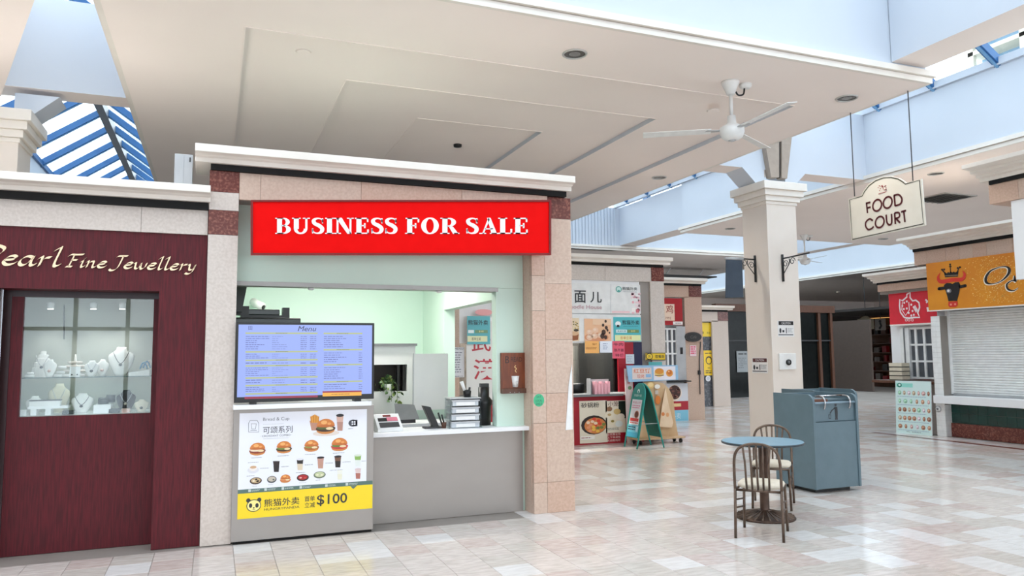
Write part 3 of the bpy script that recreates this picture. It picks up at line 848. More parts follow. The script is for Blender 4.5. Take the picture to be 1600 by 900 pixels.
# electrical box and conduit above the cornice
g = thing('junction_box', 'grey electrical box standing on the jewellery shop cornice', 'electrical box', (-0.3, 7.5, 3.13))
p0, p1 = at(272, 287, 'y', 7.5), at(302, 244, 'y', 7.5)
MB().box(p0.x, 7.45, 3.13, p1.x, 7.58, p1.z).build('box_body', 'silver_paint', g, bevel=0.004)
MB().box(p0.x+0.01, 7.445, 3.14, (p0.x+p1.x)/2, 7.452, p1.z-0.015).build('box_cover', 'silver_paint', g)
MB().box(p1.x-0.03, 7.44, p1.z-0.07, p1.x-0.02, 7.455, p1.z-0.03).build('latch', 'dark_grey', g)
MB().tube([(p1.x, 7.5, 3.19), (p1.x+0.05, 7.5, 3.17), (p1.x+0.09, 7.52, 3.18)], 0.008, 6).build('cable', 'dark_grey', g)

# ================================================================== big red board over the hatch
bs = thing('banner_sign', 'bright red board reading BUSINESS FOR SALE in white serif capitals', 'sign', (1.75, 7.05, 2.5))
q = [(0.281, 2.529), (3.221, 2.650), (3.230, 3.229), (0.271, 3.025)]
mat('sign_red', (234, 4, 4), 0.6, rgb2=(230, 2, 2), spec=0.1); mat('sign_dark_red', (120, 0, 0), 0.5); mat('sign_white', (250, 250, 250), 0.5)
MB().prism([(a, 7.02, b) for a, b in q], (0, 0.03, 0)).build('board', 'sign_red', bs)
def W(u, v):
    """u, v in 0..1 over the tapering board, as a true perspective map"""
    (x0, z0), (x1, z1), (x2, z2), (x3, z3) = q
    dx1, dx2, sx = x1-x2, x3-x2, x0-x1+x2-x3
    dz1, dz2, sz = z1-z2, z3-z2, z0-z1+z2-z3
    den = dx1*dz2-dx2*dz1
    g_ = (sx*dz2-dx2*sz)/den; h_ = (dx1*sz-sx*dz1)/den
    k = g_*u+h_*v+1
    return (((x1-x0+g_*x1)*u+(x3-x0+h_*x3)*v+x0)/k, ((z1-z0+g_*z1)*u+(z3-z0+h_*z3)*v+z0)/k)
mb = MB()
for a, b in (((0, 0), (1, 0.035)), ((0, 0.965), (1, 1)), ((0, 0.035), (0.007, 0.965)), ((0.993, 0.035), (1, 0.965))):
    pts = [W(a[0], a[1]), W(b[0], a[1]), W(b[0], b[1]), W(a[0], b[1])]
    mb.prism([(x, 7.021, z) for x, z in pts], (0, -0.012, 0))
mb.build('board_rim', 'sign_dark_red', bs)
for X in (0.6, 1.7, 2.8):
    MB().box(X-0.02, 7.05, 2.75, X+0.02, 7.43, 2.79).build('mounting_arm', 'dark_grey', bs)
ST, TH = 0.24, 0.085
def serif(x, z, w): return [(x-w/2, z), (x+w/2, z), (x+w/2, z+0.055), (x-w/2, z+0.055)]
def rct(x0, z0, x1, z1): return [(x0, z0), (x1, z0), (x1, z1), (x0, z1)]
def bowl(cx, cz, rx, rz, thick, thin, a0=-90, a1=90, n=12):
    o = []
    for i in range(n):
        t0, t1 = math.radians(a0+(a1-a0)*i/n), math.radians(a0+(a1-a0)*(i+1)/n)
        o.append([(cx+rx*math.cos(t0), cz+rz*math.sin(t0)), (cx+rx*math.cos(t1), cz+rz*math.sin(t1)),
                  (cx+(rx-thick)*math.cos(t1), cz+(rz-thin)*math.sin(t1)), (cx+(rx-thick)*math.cos(t0), cz+(rz-thin)*math.sin(t0))])
    return o
def vstroke(pts, ws):
    p = spline(pts, 6); wv = spline([(x,) for x in ws], 6)
    o = []
    e = []
    for i in range(len(p)):
        a = p[max(i-1, 0)]; b = p[min(i+1, len(p)-1)]
        dx, dz = b[0]-a[0], b[1]-a[1]; k = math.hypot(dx, dz) or 1; w2 = wv[i][0]/2
        e.append(((p[i][0]-dz/k*w2, p[i][1]+dx/k*w2), (p[i][0]+dz/k*w2, p[i][1]-dx/k*w2)))
    for a, b in zip(e[:-1], e[1:]):
        o.append([a[1], b[1], b[0], a[0]])
    return o
def caps(ch):
    if ch == 'I': return 0.44, [rct(.1, 0, .34, 1), serif(.22, 0, .42), serif(.22, .945, .42)]
    if ch == 'B': return 0.82, [rct(.1, 0, .34, 1), serif(.2, 0, .38), serif(.2, .945, .38), rct(.3, 0, .42, .07), rct(.3, .93, .42, 1), rct(.3, .48, .42, .55)]+bowl(.4, .74, .32, .26, .2, .07)+bowl(.4, .275, .37, .275, .22, .07)
    if ch == 'U': return 0.94, [rct(.1, .3, .34, 1), serif(.22, .945, .42), rct(.66, .3, .76, 1), serif(.71, .945, .34)]+[[(a[0], a[1]) for a in f] for f in bowl(.43, .32, .33, .34, .17, .1, 180, 360)]
    if ch == 'N': return 1.0, [rct(.13, 0, .22, 1), serif(.175, 0, .32), rct(.76, 0, .85, 1), serif(.8, .945, .32), [(.1, 1), (.38, 1), (.85, 0), (.66, 0)], serif(.14, .945, .26)]
    if ch == 'E': return 0.78, [rct(.1, 0, .34, 1), rct(.02, 0, .7, .07), rct(.02, .93, .68, 1), rct(.3, .48, .52, .55), rct(.62, .0, .7, .27), rct(.61, .74, .68, 1), rct(.47, .36, .54, .67)]
    if ch == 'F': return 0.74, [rct(.1, 0, .34, 1), serif(.22, 0, .44), rct(.02, .93, .68, 1), rct(.3, .48, .52, .55), rct(.61, .72, .68, 1), rct(.47, .36, .54, .67)]
    if ch == 'S': return 0.68, vstroke([(.56, .70), (.54, .88), (.34, .965), (.14, .86), (.17, .66), (.38, .52), (.54, .34), (.5, .12), (.3, .035), (.12, .12), (.08, .30)], [.05, .07, .08, .17, .2, .22, .2, .17, .08, .07, .05])+[rct(.53, .66, .59, .97), rct(.05, .03, .11, .34)]
    if ch == 'O': return 0.98, bowl(.47, .5, .43, .52, .24, .08, 0, 360, 28)
    if ch == 'R': return 0.88, [rct(.1, 0, .34, 1), serif(.22, 0, .44), serif(.18, .945, .36), rct(.3, .93, .4, 1), rct(.3, .45, .42, .52), [(.4, .48), (.6, .46), (.88, 0), (.62, 0)], rct(.66, 0, .92, .055)]+bowl(.4, .725, .36, .275, .22, .07)
    if ch == 'A': return 0.92, [[(.14, 0), (.22, 0), (.5, .9), (.44, 1.0)], [(.38, 1), (.54, 1), (.86, 0), (.6, 0)], rct(.26, .28, .66, .35), serif(.17, 0, .32), serif(.73, 0, .42)]
    if ch == 'L': return 0.74, [rct(.1, 0, .34, 1), serif(.22, .945, .44), rct(.02, 0, .68, .07), rct(.6, 0, .68, .3)]
    return 0.34, []
txt = 'BUSINESS FOR SALE'
tot = sum(caps(c)[0] for c in txt)
u0, u1, v0, v1 = (430-392)/470, (826-392)/470, 1-(365-312)/86, 1-(340-312)/86
ku = (u1-u0)/(tot-0.06); u = u0
for ch in txt:
    adv, polys = caps(ch)
    if polys:
        mb = MB()
        for pl_ in polys:
            pts = [W(u+a*ku, v0+b*(v1-v0)) for a, b in pl_]
            mb.prism([(x, 7.022, z) for x, z in pts], (0, -0.01, 0))
        mb.build('letter', 'sign_white', bs)
    u += adv*ku

# ================================================================== television, poster cabinet, counter
cb = thing('counter_cabinet', 'steel clad cabinet under the menu television with a food poster on its front', 'cabinet', (0.79, 7.26, 0))
MB().box(0.172, 7.112, 0.02, 1.41, 7.42, 1.163).build('cabinet_body', 'steel_sheet', cb, bevel=0.003)
MB().box(0.19, 7.13, 0.0, 1.40, 7.42, 0.02).build('plinth', 'black_gap', cb)  # black strip standing in for the shadow gap under the cabinet
MB().box(0.166, 7.04, 1.163, 1.375, 7.42, 1.204).build('cabinet_top', 'white_laminate', cb, bevel=0.003)
ps = thing('menu_poster', 'white printed poster with burgers, drinks and desserts on the steel cabinet', 'poster', (0.78, 7.11, 0.43))
c = Pix('y', 7.1085, 0.0005)
c.rect(0.222, 0.462, 1.345, 1.128, (236, 238, 246), 0)
def z1(X, Y): return 365+X/6.92, 635+Y/6.92
x, y = z1(1000, 290); c.E(x, y, 21, 4.5, (226, 214, 204), 2)
x, y = z1(870, 170); c.Q([(x-7, y-2), (x+8, y-3), (x+6, y+13), (x-4, y+13)], (190, 140, 116), 2)
for i in range(7):
    c.Q([(x-6+i*2, y-12+abs(i-3)), (x-4+i*2, y-12+abs(i-3)), (x-3+i*1.7, y+1), (x-5+i*1.7, y+1)], (232, 164, 64) if i % 2 else (214, 138, 44), 3)
x, y = z1(995, 215); burger(c, x, y, 31, (70, 46, 30), (84, 96, 44), 4)
x, y = z1(1150, 180); cup(c, x, y, 11, 24, (216, 176, 160), (186, 140, 124), (30, 28, 32), 3)
x, y = z1(1290, 180); c.E(x, y, 7, 5.5, (70, 74, 84), 2); c.R(x+3, y, 8, 10, (70, 74, 84), 2); c.R(x+1, y, 6, 6, (230, 232, 238), 3); c.R(x+1, y, 6, 1, (70, 74, 84), 4); c.R(x+1, y, 1, 6, (70, 74, 84), 4)
x, y = z1(1280, 240); c.G(x, y, 12, 2, 1, (120, 124, 132), seed=2)
x, y = z1(217, 215)
w_, h_ = 8, 9
c.S([(x-w_, y+h_), (x+w_, y+h_), (x+w_, y-h_*0.5), (x+w_*0.7, y-h_), (x-w_*0.7, y-h_), (x-w_, y-h_*0.5), (x-w_, y+h_)], 0.8, (110, 114, 122), 2)
c.S([(x-4, y-4), (x-3, y+4), (x+3, y+4), (x+4, y-4), (x-4, y-4)], 0.8, (110, 114, 122), 2); c.S([(x-5, y+6.3), (x+5, y+6.3)], 0.8, (110, 114, 122), 2)
x, y = z1(462, 140); c.T('Bread & Cup', x, y, 6.6, (118, 122, 130), width=41)
x, y = z1(430, 190); c.G(x, y, 32, 1, 1, (170, 174, 184), seed=5, ragged=0)
x, y = z1(478, 252); c.T('可颂系列', x, y, 11, (64, 66, 74), width=46, bold=0.004)
x, y = z1(462, 315); c.T('· CROISSANT COMBO ·', x, y, 3.0, (80, 84, 92), width=49)
x, y = z1(460, 345); c.G(x, y, 40, 1, 1, (160, 164, 172), seed=6, ragged=0)
for (X, Y, Wd, fc, lf) in ((258, 460, 26, (140, 60, 40), (240, 220, 190)), (545, 440, 25, (64, 44, 26), (120, 140, 60)), (842, 425, 24, (170, 96, 48), (150, 150, 70)), (1145, 410, 27, (196, 60, 60), (96, 130, 56))):
    x, y = z1(X, Y); burger(c, x, y, Wd, fc, lf, 2)
    c.G(x-1, y+13.5, 18, 1.5, 1, (90, 94, 100), seed=X, ragged=0.1)
x, y = z1(212, 675); c.E(x, y+2, 9, 5, (222, 222, 228), 2); c.E(x, y-1, 6.5, 4.5, (238, 232, 228), 3); c.E(x, y-2.5, 5, 2.2, (206, 168, 130), 4)
for (X, Y, tp, lo, lid) in ((462, 650, (40, 24, 20), (30, 18, 16), None), (718, 630, (34, 26, 26), (222, 206, 180), (226, 226, 232)), (940, 612, (196, 150, 134), (196, 150, 130), (36, 30, 32)), (1127, 600, (110, 72, 52), (34, 24, 22), (36, 30, 32)), (1343, 588, (140, 180, 90), (226, 232, 228), (214, 224, 204))):
    x, y = z1(X, Y); cup(c, x, y, 10.5, 17, tp, lo, lid, 2)
    if X < 1300: c.G(x+14, y, 13, 1.6, 1, (90, 94, 100), seed=X, ragged=0.1)
for (X, Y, pc, fc, sp) in ((240, 805, (70, 50, 40), (196, 170, 130), ((40, 26, 22), (236, 224, 200), (52, 34, 26), (60, 40, 30))), (413, 790, (70, 74, 76), (196, 186, 170), ((90, 90, 90),)), (748, 770, (44, 30, 32), (170, 30, 34), ((206, 60, 60), (226, 170, 160))), (930, 740, (110, 120, 100), (196, 204, 160), ((230, 226, 200), (230, 226, 200)))):
    x, y = z1(X, Y); dish(c, x, y, 19 if X != 413 else 15, 11, pc, fc, 2, sp); c.G(x, y+8, 12, 1.2, 1, (130, 134, 140), seed=X)
x, y = z1(560, 780); burger(c, x, y, 17, (206, 120, 70), (226, 150, 90), 2)
x, y = z1(1148, 740); cup(c, x, y, 9, 15, (236, 236, 226), (232, 230, 206), None, 2)
x, y = z1(1345, 730); cup(c, x, y, 9, 15, (222, 200, 196), (176, 110, 96), (216, 196, 196), 2)
for (X, Y, n) in ((225, 605, 20), (335, 668, 14), (190, 752, 14), (730, 715, 16), (1110, 688, 20), (1410, 590, 8)):
    x, y = z1(X, Y); c.G(x, y, n, 1.4, 1, (110, 114, 124), seed=X+3, ragged=0.2)
c.rect(0.222, 0.431, 1.403, 0.466, (84, 112, 104), 1)
for px in (400, 425, 452, 480, 520, 552):
    c.G(px, 768-(px-371)*0.066, 14, 3, 2, (206, 216, 212), seed=px, ragged=0.2)
    c.R(px-10, 768.5-(px-371)*0.066, 4, 4, (196, 208, 204), 2)
c.build('poster_print', ps)
db = thing('delivery_banner', 'yellow printed banner offering $100 under the food poster', 'banner', (0.81, 7.11, 0.213))
c = Pix('y', 7.108, 0.0005)
c.rect(0.222, 0.213, 1.403, 0.431, (246, 214, 36), 0)
c.Q([(547, 759.5), (558, 758.5), (552, 764)], (84, 112, 104), 2)
px, py = 396.5, 790
c.E(px-8.5, py-8, 3.4, 3.4, INK, 2); c.E(px+8.5, py-9, 3.4, 3.4, INK, 2)
c.E(px, py, 11.5, 9.8, INK, 3); c.E(px, py, 10.3, 8.6, (250, 236, 150), 4)
c.E(px-5, py, 2.6, 3.6, INK, 5); c.E(px+5, py-0.4, 2.6, 3.6, INK, 5); c.E(px, py+3.5, 1.4, 1, INK, 5); c.S([(px-2, py+5.5), (px, py+6.5), (px+2, py+5.4)], 0.7, INK, 5)
c.T('熊猫外卖', 440.5, 784, 12, INK, width=55, bold=0.006)
c.T('HUNGRYPANDA', 440.5, 794, 3.6, INK, width=55)
c.T('首单', 484, 779, 8.4, INK, width=16, bold=0.005); c.T('立减', 484, 789, 8.4, INK, width=16, bold=0.005)
c.T('$100', 519, 780.5, 18, INK, width=47, bold=0.012)
c.build('banner_print', db)
# television
tv = thing('television', 'wide television showing a pale blue menu above the poster cabinet', 'television', (0.79, 7.12, 1.204))
x0, x1_, zb, zt = 0.178, 1.408, 1.222, 1.934
MB().box(x0, 7.10, zb, x1_, 7.15, zt).build('housing', 'black_plastic', tv, bevel=0.004)
c = Pix('y', 7.0985, 0.0004)
c.rect(x0+0.018, zb+0.048, x1_-0.022, zt-0.022, (150, 170, 240), 0)
SX = lambda X: 365+X/6.427
SY = lambda Y: 500+Y/6.429
c.T('Menu', SX(738), SY(87), 8.0, (20, 24, 60), width=29, shear=0.25)
c.T('田', SX(168), SY(80), 6, (60, 70, 130))
def mbar(X0, X1, Y, sl, seed, h=2.3):
    c.R(SX((X0+X1)/2), SY(Y), (X1-X0)/6.43, h, (176, 186, 130), 1)
    c.G(SX((X0+X1)/2), SY(Y), 20, 1.3, 1, (30, 34, 60), seed=seed, ragged=0.1)
for i, Y in enumerate((133, 318, 402, 457, 577, 652, 735)):
    mbar(125, 850, Y, 0, i)
for i, Y in enumerate((135, 298, 448, 618)):
    mbar(905, 1295, Y, 0, i+20)
for (Y0, Y1, n, sd) in ((155, 300, 7, 1), (333, 390, 3, 2), (418, 445, 1, 3), (472, 565, 5, 4), (592, 640, 2, 5), (668, 722, 3, 6)):
    c.G(SX(250), SY((Y0+Y1)/2), 40, (Y1-Y0)/6.43, n, (88, 96, 160), seed=sd, ragged=0.6, fill=0.28)
    c.G(SX(470), SY((Y0+Y1)/2), 26, (Y1-Y0)/6.43, n, (116, 128, 190), seed=sd+40, ragged=0.9, fill=0.24)
    for X in (705, 800):
        c.G(SX(X), SY((Y0+Y1)/2), 10, (Y1-Y0)/6.43, n, (96, 104, 168), seed=sd+50+X, ragged=0.1, fill=0.28)
for (Y0, Y1, n, sd) in ((155, 280, 6, 11), (320, 428, 5, 12), (468, 595, 6, 13), (636, 700, 3, 14)):
    c.G(SX(1030), SY((Y0+Y1)/2), 38, (Y1-Y0)/6.43, n, (88, 96, 160), seed=sd, ragged=0.5, fill=0.28)
    c.G(SX(1275), SY((Y0+Y1)/2), 6, (Y1-Y0)/6.43, n, (96, 104, 168), seed=sd+60, ragged=0.1, fill=0.28)
c.Q([(SX(110), SY(772)), (SX(845), SY(755)), (SX(845), SY(776)), (SX(110), SY(795))], (150, 30, 60), 2)
c.Q([(SX(893), SY(716)), (SX(1285), SY(708)), (SX(1285), SY(722)), (SX(893), SY(732))], (150, 30, 60), 2)
c.Q([(SX(893), SY(732)), (SX(1285), SY(722)), (SX(1285), SY(758)), (SX(893), SY(768))], (240, 176, 60), 2)
c.G(SX(1080), SY(745), 30, 2, 1, (120, 70, 40), seed=9, ragged=0.1, l=3)
c.build('screen', tv, SCREEN)
for X in (0.33, 1.25):
    MB().box(X-0.03, 7.05, 1.204, X+0.03, 7.2, 1.225).build('foot', 'black_plastic', tv)
ct = thing('serving_counter', 'brushed steel serving counter with a white top and post in the hatch', 'counter', (2.25, 7.5, 0))
MB().box(1.413, 7.40, 0.0, 3.04, 7.46, 0.838).build('front_panel', 'steel_sheet', ct)
MB().box(1.435, 7.295, 0.838, 3.115, 7.423, 0.879).build('counter_top', 'white_laminate', ct, bevel=0.003)
MB().box(1.435, 7.423, 0.838, 2.759, 7.56, 0.879).build('counter_top', 'white_laminate', ct)
MB().box(1.435, 7.56, 0.838, 2.84, 7.78, 0.879).build('counter_top', 'white_laminate', ct)
# ---- on the counter
CT = 0.879
g = thing('price_terminal', 'white desk terminal with a dark display at the hatch corner', 'payment terminal', (1.62, 7.47, CT), 0.1)
MB().prism([(-0.13, -0.10, 0), (-0.13, 0.10, 0), (-0.13, 0.10, 0.15), (-0.13, 0.06, 0.165), (-0.13, -0.10, 0.03)], (0.26, 0, 0)).build('terminal_body', 'white_plastic', g, bevel=0.006, local=True)
def tilt(u0, v0, u1, v1, th=0.003):
    a, b = Vector((0, -0.10, 0.03)), Vector((0, 0.06, 0.165))
    e = (b-a); n = Vector((0, -e.z, e.y)).normalized()
    f = lambda u, v: Vector((u, 0, 0))+a+e*v+n*0.0005
    return MB().prism([f(u0, v0), f(u1, v0), f(u1, v1), f(u0, v1)], n*th)
tilt(-0.10, 0.10, 0.10, 0.42).build('keypad', 'dark_grey', g, local=True)
tilt(-0.10, 0.50, 0.10, 0.72).build('display', 'black_plastic', g, local=True)
tilt(-0.01, 0.50, 0.10, 0.74, 0.005).build('label', mat('label_pink', (220, 120, 140), 0.5), g, local=True)
tilt(-0.04, 0.80, 0.04, 0.92, 0.002).build('brand_mark', 'sign_dark_red', g, local=True)
g = thing('document_drawers', 'clear stacked plastic drawer unit on the serving counter', 'drawer unit', (2.42, 7.52, CT), -0.05)
clear = glass_mat('clear_plastic', (0.82, 0.86, 0.88), 1.5, 0.05)
mat('frosted', (200, 206, 210), 0.25, rgb2=(186, 192, 198), scale=30)
for i in range(4):
    z = i*0.073+0.006
    d_ = MB(); d_.box(-0.15+i*0.004, -0.11, z, 0.15-i*0.004, 0.11, z+0.05)
    dd = d_.build('drawer', 'frosted', g, bevel=0.004, local=True)
    MB().box(-0.15, -0.118, z+0.048, 0.15, 0.11, z+0.062).build('drawer_lip', 'silver_paint', dd, local=True)
    MB().box(-0.1, -0.113, z+0.006, 0.1, -0.109, z+0.04).build('paper_stack', 'white_plastic', dd, local=True)
for s in (-1, 1):
    MB().prism([(s*0.165, -0.12, 0), (s*0.165, 0.12, 0), (s*0.152, 0.12, 0.305), (s*0.152, -0.12, 0.305)], (s*0.008, 0, 0)).build('side_wall', clear, g, local=True)
MB().box(-0.165, -0.12, 0.298, 0.165, 0.12, 0.308).build('unit_top', 'silver_paint', g, local=True)
g = thing('card_terminal', 'black card terminal leaning on its cradle left of the drawers', 'card terminal', (2.07, 7.55, CT))
MB().prism([(0.02, -0.05, 0.02), (0.10, -0.05, 0.0), (0.0, -0.05, 0.22), (-0.08, -0.05, 0.235)], (0, 0.08, 0)).build('terminal_body', 'black_plastic', g, bevel=0.006, local=True)
MB().box(-0.06, -0.05, 0, 0.12, 0.06, 0.02).build('cradle', 'dark_grey', g, local=True)
g = thing('receipt_printer', 'grey tilted receipt screen behind the card terminal', 'screen', (1.98, 8.1, 0.93))
MB().prism([(-0.13, 0, 0), (0.13, 0, 0), (0.10, 0.12, 0.15), (-0.12, 0.12, 0.17)], (0, 0.02, 0)).build('screen_plate', 'grey_plastic', g, local=True)
MB().box(-0.09, 0.02, -0.04, 0.09, 0.18, 0.01).build('stand', 'dark_grey', g, local=True)
g = thing('pen_pot', 'small brown pot with dark pens beside the drawers', 'pot', (2.21, 7.5, CT))
MB().lathe([(0.022, 0), (0.027, 0.06), (0.024, 0.06), (0.02, 0.01)], (0, 0, 0), 12).build('pot', 'brown_wood', g, local=True)
for dx, tz in ((-0.012, 0.16), (0.012, 0.14)):
    MB().tube([(dx, 0, 0.01), (dx*1.5-0.04, 0.01, tz)], 0.009, 6).build('pen', 'dark_stone', g, local=True)
g = thing('ladle_holder', 'black utensil holder with a white ladle on top of the drawers', 'utensil holder', (2.47, 7.53, CT+0.309))
MB().lathe([(0.04, 0), (0.044, 0.06), (0.03, 0.075)], (0, 0, 0), 12).build('holder', 'black_plastic', g, local=True)
MB().tube([(-0.02, 0, 0.05), (-0.06, 0, 0.16)], [0.016, 0.02], 8).build('ladle', 'white_plastic', g, local=True)
MB().tube([(0.02, 0, 0.05), (0.03, 0, 0.1)], 0.012, 8).build('bottle_cap', 'black_plastic', g, local=True)
g = thing('sauce_dispenser', 'black dispenser standing between the drawers and the green post', 'dispenser', (2.66, 7.66, CT))
MB().lathe([(0.075, 0), (0.08, 0.2), (0.09, 0.22), (0.09, 0.26), (0.06, 0.3), (0.06, 0.4)], (0.04, 0, 0), 16).build('dispenser_body', 'black_plastic', g, local=True)
MB().box(0.0, -0.03, 0.38, 0.09, 0.03, 0.44).build('dispenser_head', 'dark_grey', g, local=True)
# ---- inside the shop
mw = thing('marble_half_wall', 'white marble clad half wall with a dark niche inside the shop', 'partition', (1.3, 9.3, 0))
m_ = MB()
m_.box(0.2, 9.2, 0.0, 2.34, 9.5, 1.185); m_.box(0.2, 9.2, 1.515, 2.34, 9.5, 1.745); m_.box(2.235, 9.2, 1.185, 2.34, 9.5, 1.515); m_.box(0.2, 9.2, 1.185, 1.2, 9.5, 1.515)
m_.build('wall_body', 'marble', mw)
MB().box(0.2, 9.18, 1.745, 2.36, 9.52, 1.775).build('cap_rail', 'grey_plastic', mw)
MB().box(1.2, 9.46, 1.185, 2.235, 9.49, 1.515).build('niche_back', 'dark_wall', mw)
for X in (2.12, 2.19):
    MB().box(X, 9.24, 1.185, X+0.03, 9.3, 1.515).build('niche_frame', 'black_plastic', mw)
pp = at(606, 606, 'y', 9.28)
g = thing('potted_ivy', 'trailing green ivy in a white pot in the marble niche', 'plant', (pp.x, 9.3, 1.186))
MB().lathe([(0.045, 0), (0.06, 0.09), (0.054, 0.09), (0.05, 0.08)], (0, 0, 0), 14).build('pot', 'white_plastic', g, local=True)
lv = [mat('ivy_leaf', (70, 104, 50), 0.5, rgb2=(40, 70, 34), scale=30), mat('ivy_leaf_pale', (150, 172, 96), 0.5)]
lf = bpy.data.meshes.new('leaf')
lf.from_pydata([(0, 0, 0), (0.018, 0.012, 0.006), (0.02, 0.034, 0.0), (0, 0.055, -0.008), (-0.02, 0.034, 0.0), (-0.018, 0.012, 0.006), (0, 0.028, 0.01)], [], [(0, 1, 6), (1, 2, 6), (2, 3, 6), (3, 4, 6), (4, 5, 6), (5, 0, 6)])
lf2 = lf.copy(); lf.materials.append(lv[0]); lf2.materials.append(lv[1])
rr = random.Random(5)
for i in range(90):
    a = rr.uniform(0, 6.28); r = rr.uniform(0.02, 0.16); z = rr.uniform(0.03, 0.22)*(1-r*2)
    ox, oy = math.cos(a)*r*1.1, math.sin(a)*r*0.4-0.02
    if i > 68:
        ox, oy, z = rr.choice((0.02, 0.09, -0.06))+rr.uniform(-0.04, 0.04), -0.14, rr.uniform(-0.14, 0.05)
        if ox < -0.02: z = abs(z)
    o = bpy.data.objects.new('leaf', lf if rr.random() < 0.75 else lf2); COL.objects.link(o); o.parent = g
    o.location = (ox, oy, z); o.rotation_euler = (rr.uniform(-1.5, 0.3), rr.uniform(-0.8, 0.8), a+1.57); s_ = rr.uniform(0.7, 1.2); o.scale = (s_, s_, s_)
for dx in (0.02, 0.09, -0.04):
    MB().tube(spline([(0, 0, 0.08), (dx*0.6, -0.08, 0.12), (dx, -0.135, 0.06), (dx, -0.14, -0.12 if dx > 0 else 0.0)], 4), 0.003, 5).build('stem', lv[0], g, local=True)
g = thing('whiteboard', 'blank white board leaning inside the hatch', 'board', (2.37, 8.6, 0.9))
MB().prism([(2.165, 8.6, 0.99), (2.585, 8.6, 0.99), (2.585, 8.6, 1.645), (2.165, 8.6, 1.645)], (0, 0.02, 0)).build('board_panel', 'white_laminate', g)
MB().box(2.16, 8.595, 0.985, 2.17, 8.625, 1.65).build('board_edge', 'silver_paint', g)
MB().box(2.165, 8.62, 0.0, 2.585, 8.9, 0.99).build('board_support', mint, g)
g = thing('work_table', 'white worktop with dark shelves behind the serving counter', 'table', (1.8, 8.2, 0))
MB().box(1.5, 8.0, 0.86, 2.6, 8.5, 0.89).build('table_top', 'white_laminate', g)
MB().box(1.52, 8.05, 0.0, 2.58, 8.48, 0.86).build('table_body', 'dark_grey', g)
g = thing('black_fridge', 'black refrigerator behind the television with appliances on top', 'refrigerator', (0.5, 8.6, 0))
a, b = at(372, 497, 'y', 8.3), at(470, 497, 'y', 8.3)
MB().box(0.19, 8.3, 0.0, b.x, 8.9, b.z).build('fridge_body', 'black_plastic', g, bevel=0.01)
MB().box(0.19, 8.29, b.z-0.6, b.x-0.01, 8.3, b.z-0.02).build('door', 'dark_stone', g)
g = thing('waffle_iron', 'low black appliance lying on top of the refrigerator', 'appliance', (0.5, 8.5, b.z))
e = at(452, 484, 'y', 8.4)
MB().box(0.25, 8.35, b.z, e.x, 8.7, b.z+0.03).build('base', 'black_plastic', g)
MB().box(0.30, 8.37, b.z+0.03, e.x-0.1, 8.66, e.z).build('lid', 'dark_stone', g, bevel=0.01)
MB().box(e.x-0.07, 8.36, b.z+0.03, e.x, 8.5, e.z+0.02).build('hinge', 'black_plastic', g)
MB().box(0.2, 8.36, b.z+0.03, 0.33, 8.5, e.z+0.03).build('hinge', 'black_plastic', g)
g = thing('range_hood', 'black slanting hood in the upper corner of the hatch', 'hood', (0.3, 8.4, 2.0))
h0 = [at(372, 438, 'y', 8.2), at(387, 438, 'y', 8.2), at(378, 487, 'y', 8.2), at(370, 487, 'y', 8.2)]
h0 = [Vector((0.175, 8.2, 2.75)), Vector((h0[1].x+0.06, 8.2, 2.75)), h0[2], Vector((0.175, 8.2, h0[3].z))]
MB().prism(h0, (0, 0.13, 0)).build('hood_body', 'black_plastic', g)
p = at(402, 474, 'y', 9.6)
g = thing('security_camera', 'white security camera bracketed on the mint rear wall', 'camera', (p.x, 10.4, p.z))
p = at(402, 474, 'y', 10.4)
MB().tube([(p.x-0.02, 10.75, p.z), (p.x-0.02, 10.46, p.z)], 0.03, 10).build('bracket', 'white_plastic', g)
MB().tube([(p.x-0.06, 10.46, p.z+0.03), (p.x+0.07, 10.34, p.z-0.05)], [0.05, 0.055], 12).build('camera_body', 'white_plastic', g)
MB().tube([(p.x+0.072, 10.338, p.z-0.052), (p.x+0.078, 10.333, p.z-0.056)], 0.03, 12).build('lens', 'black_plastic', g)
# lamp inside the shop (long tube above the fascia line)
g = thing('tube_light', 'long fluorescent tube light hung inside the food counter shop', 'lamp', (1.5, 9.0, 2.9))
MB().box(0.17, 8.94, 2.93, 2.85, 9.06, 2.99).build('housing', 'white_plastic', g)
MB().tube([(0.55, 9.0, 2.91), (2.45, 9.0, 2.91)], 0.02, 8).build('tube', mat('tube_glow', (255, 252, 240), emit=9.0), g)
la = bpy.data.lights.new('tube_lamp', 'AREA'); la.shape = 'RECTANGLE'; la.size = 1.9; la.size_y = 0.08; la.energy = 55; la.color = (1.0, 0.98, 0.92)
lo = bpy.data.objects.new('tube_lamp', la); COL.objects.link(lo); lo.parent = g; lo.location = Vector((1.5, 9.0, 2.885))-g.location
lb = bpy.data.lights.new('tube_lamp_up', 'AREA'); lb.shape = 'RECTANGLE'; lb.size = 1.9; lb.size_y = 0.08; lb.energy = 9; lb.color = (1.0, 0.98, 0.92)
lo = bpy.data.objects.new('tube_lamp_up', lb); COL.objects.link(lo); lo.parent = g; lo.location = Vector((1.5, 9.0, 3.0))-g.location; lo.rotation_euler = (math.pi, 0, 0)
g = thing('tube_light', 'long fluorescent tube light inside the jewellery shop', 'lamp', (-2.2, 9.3, 2.6))
MB().box(-3.4, 9.24, 2.6, -1.0, 9.36, 2.66).build('housing', 'white_plastic', g)
MB().tube([(-3.3, 9.3, 2.68), (-1.1, 9.3, 2.68)], 0.02, 8).build('tube', 'tube_glow', g)
for X in (-3.3, -1.1):
    MB().box(X-0.03, 9.27, 0.0, X+0.03, 9.33, 2.6).build('stand_post', 'silver_paint', g)
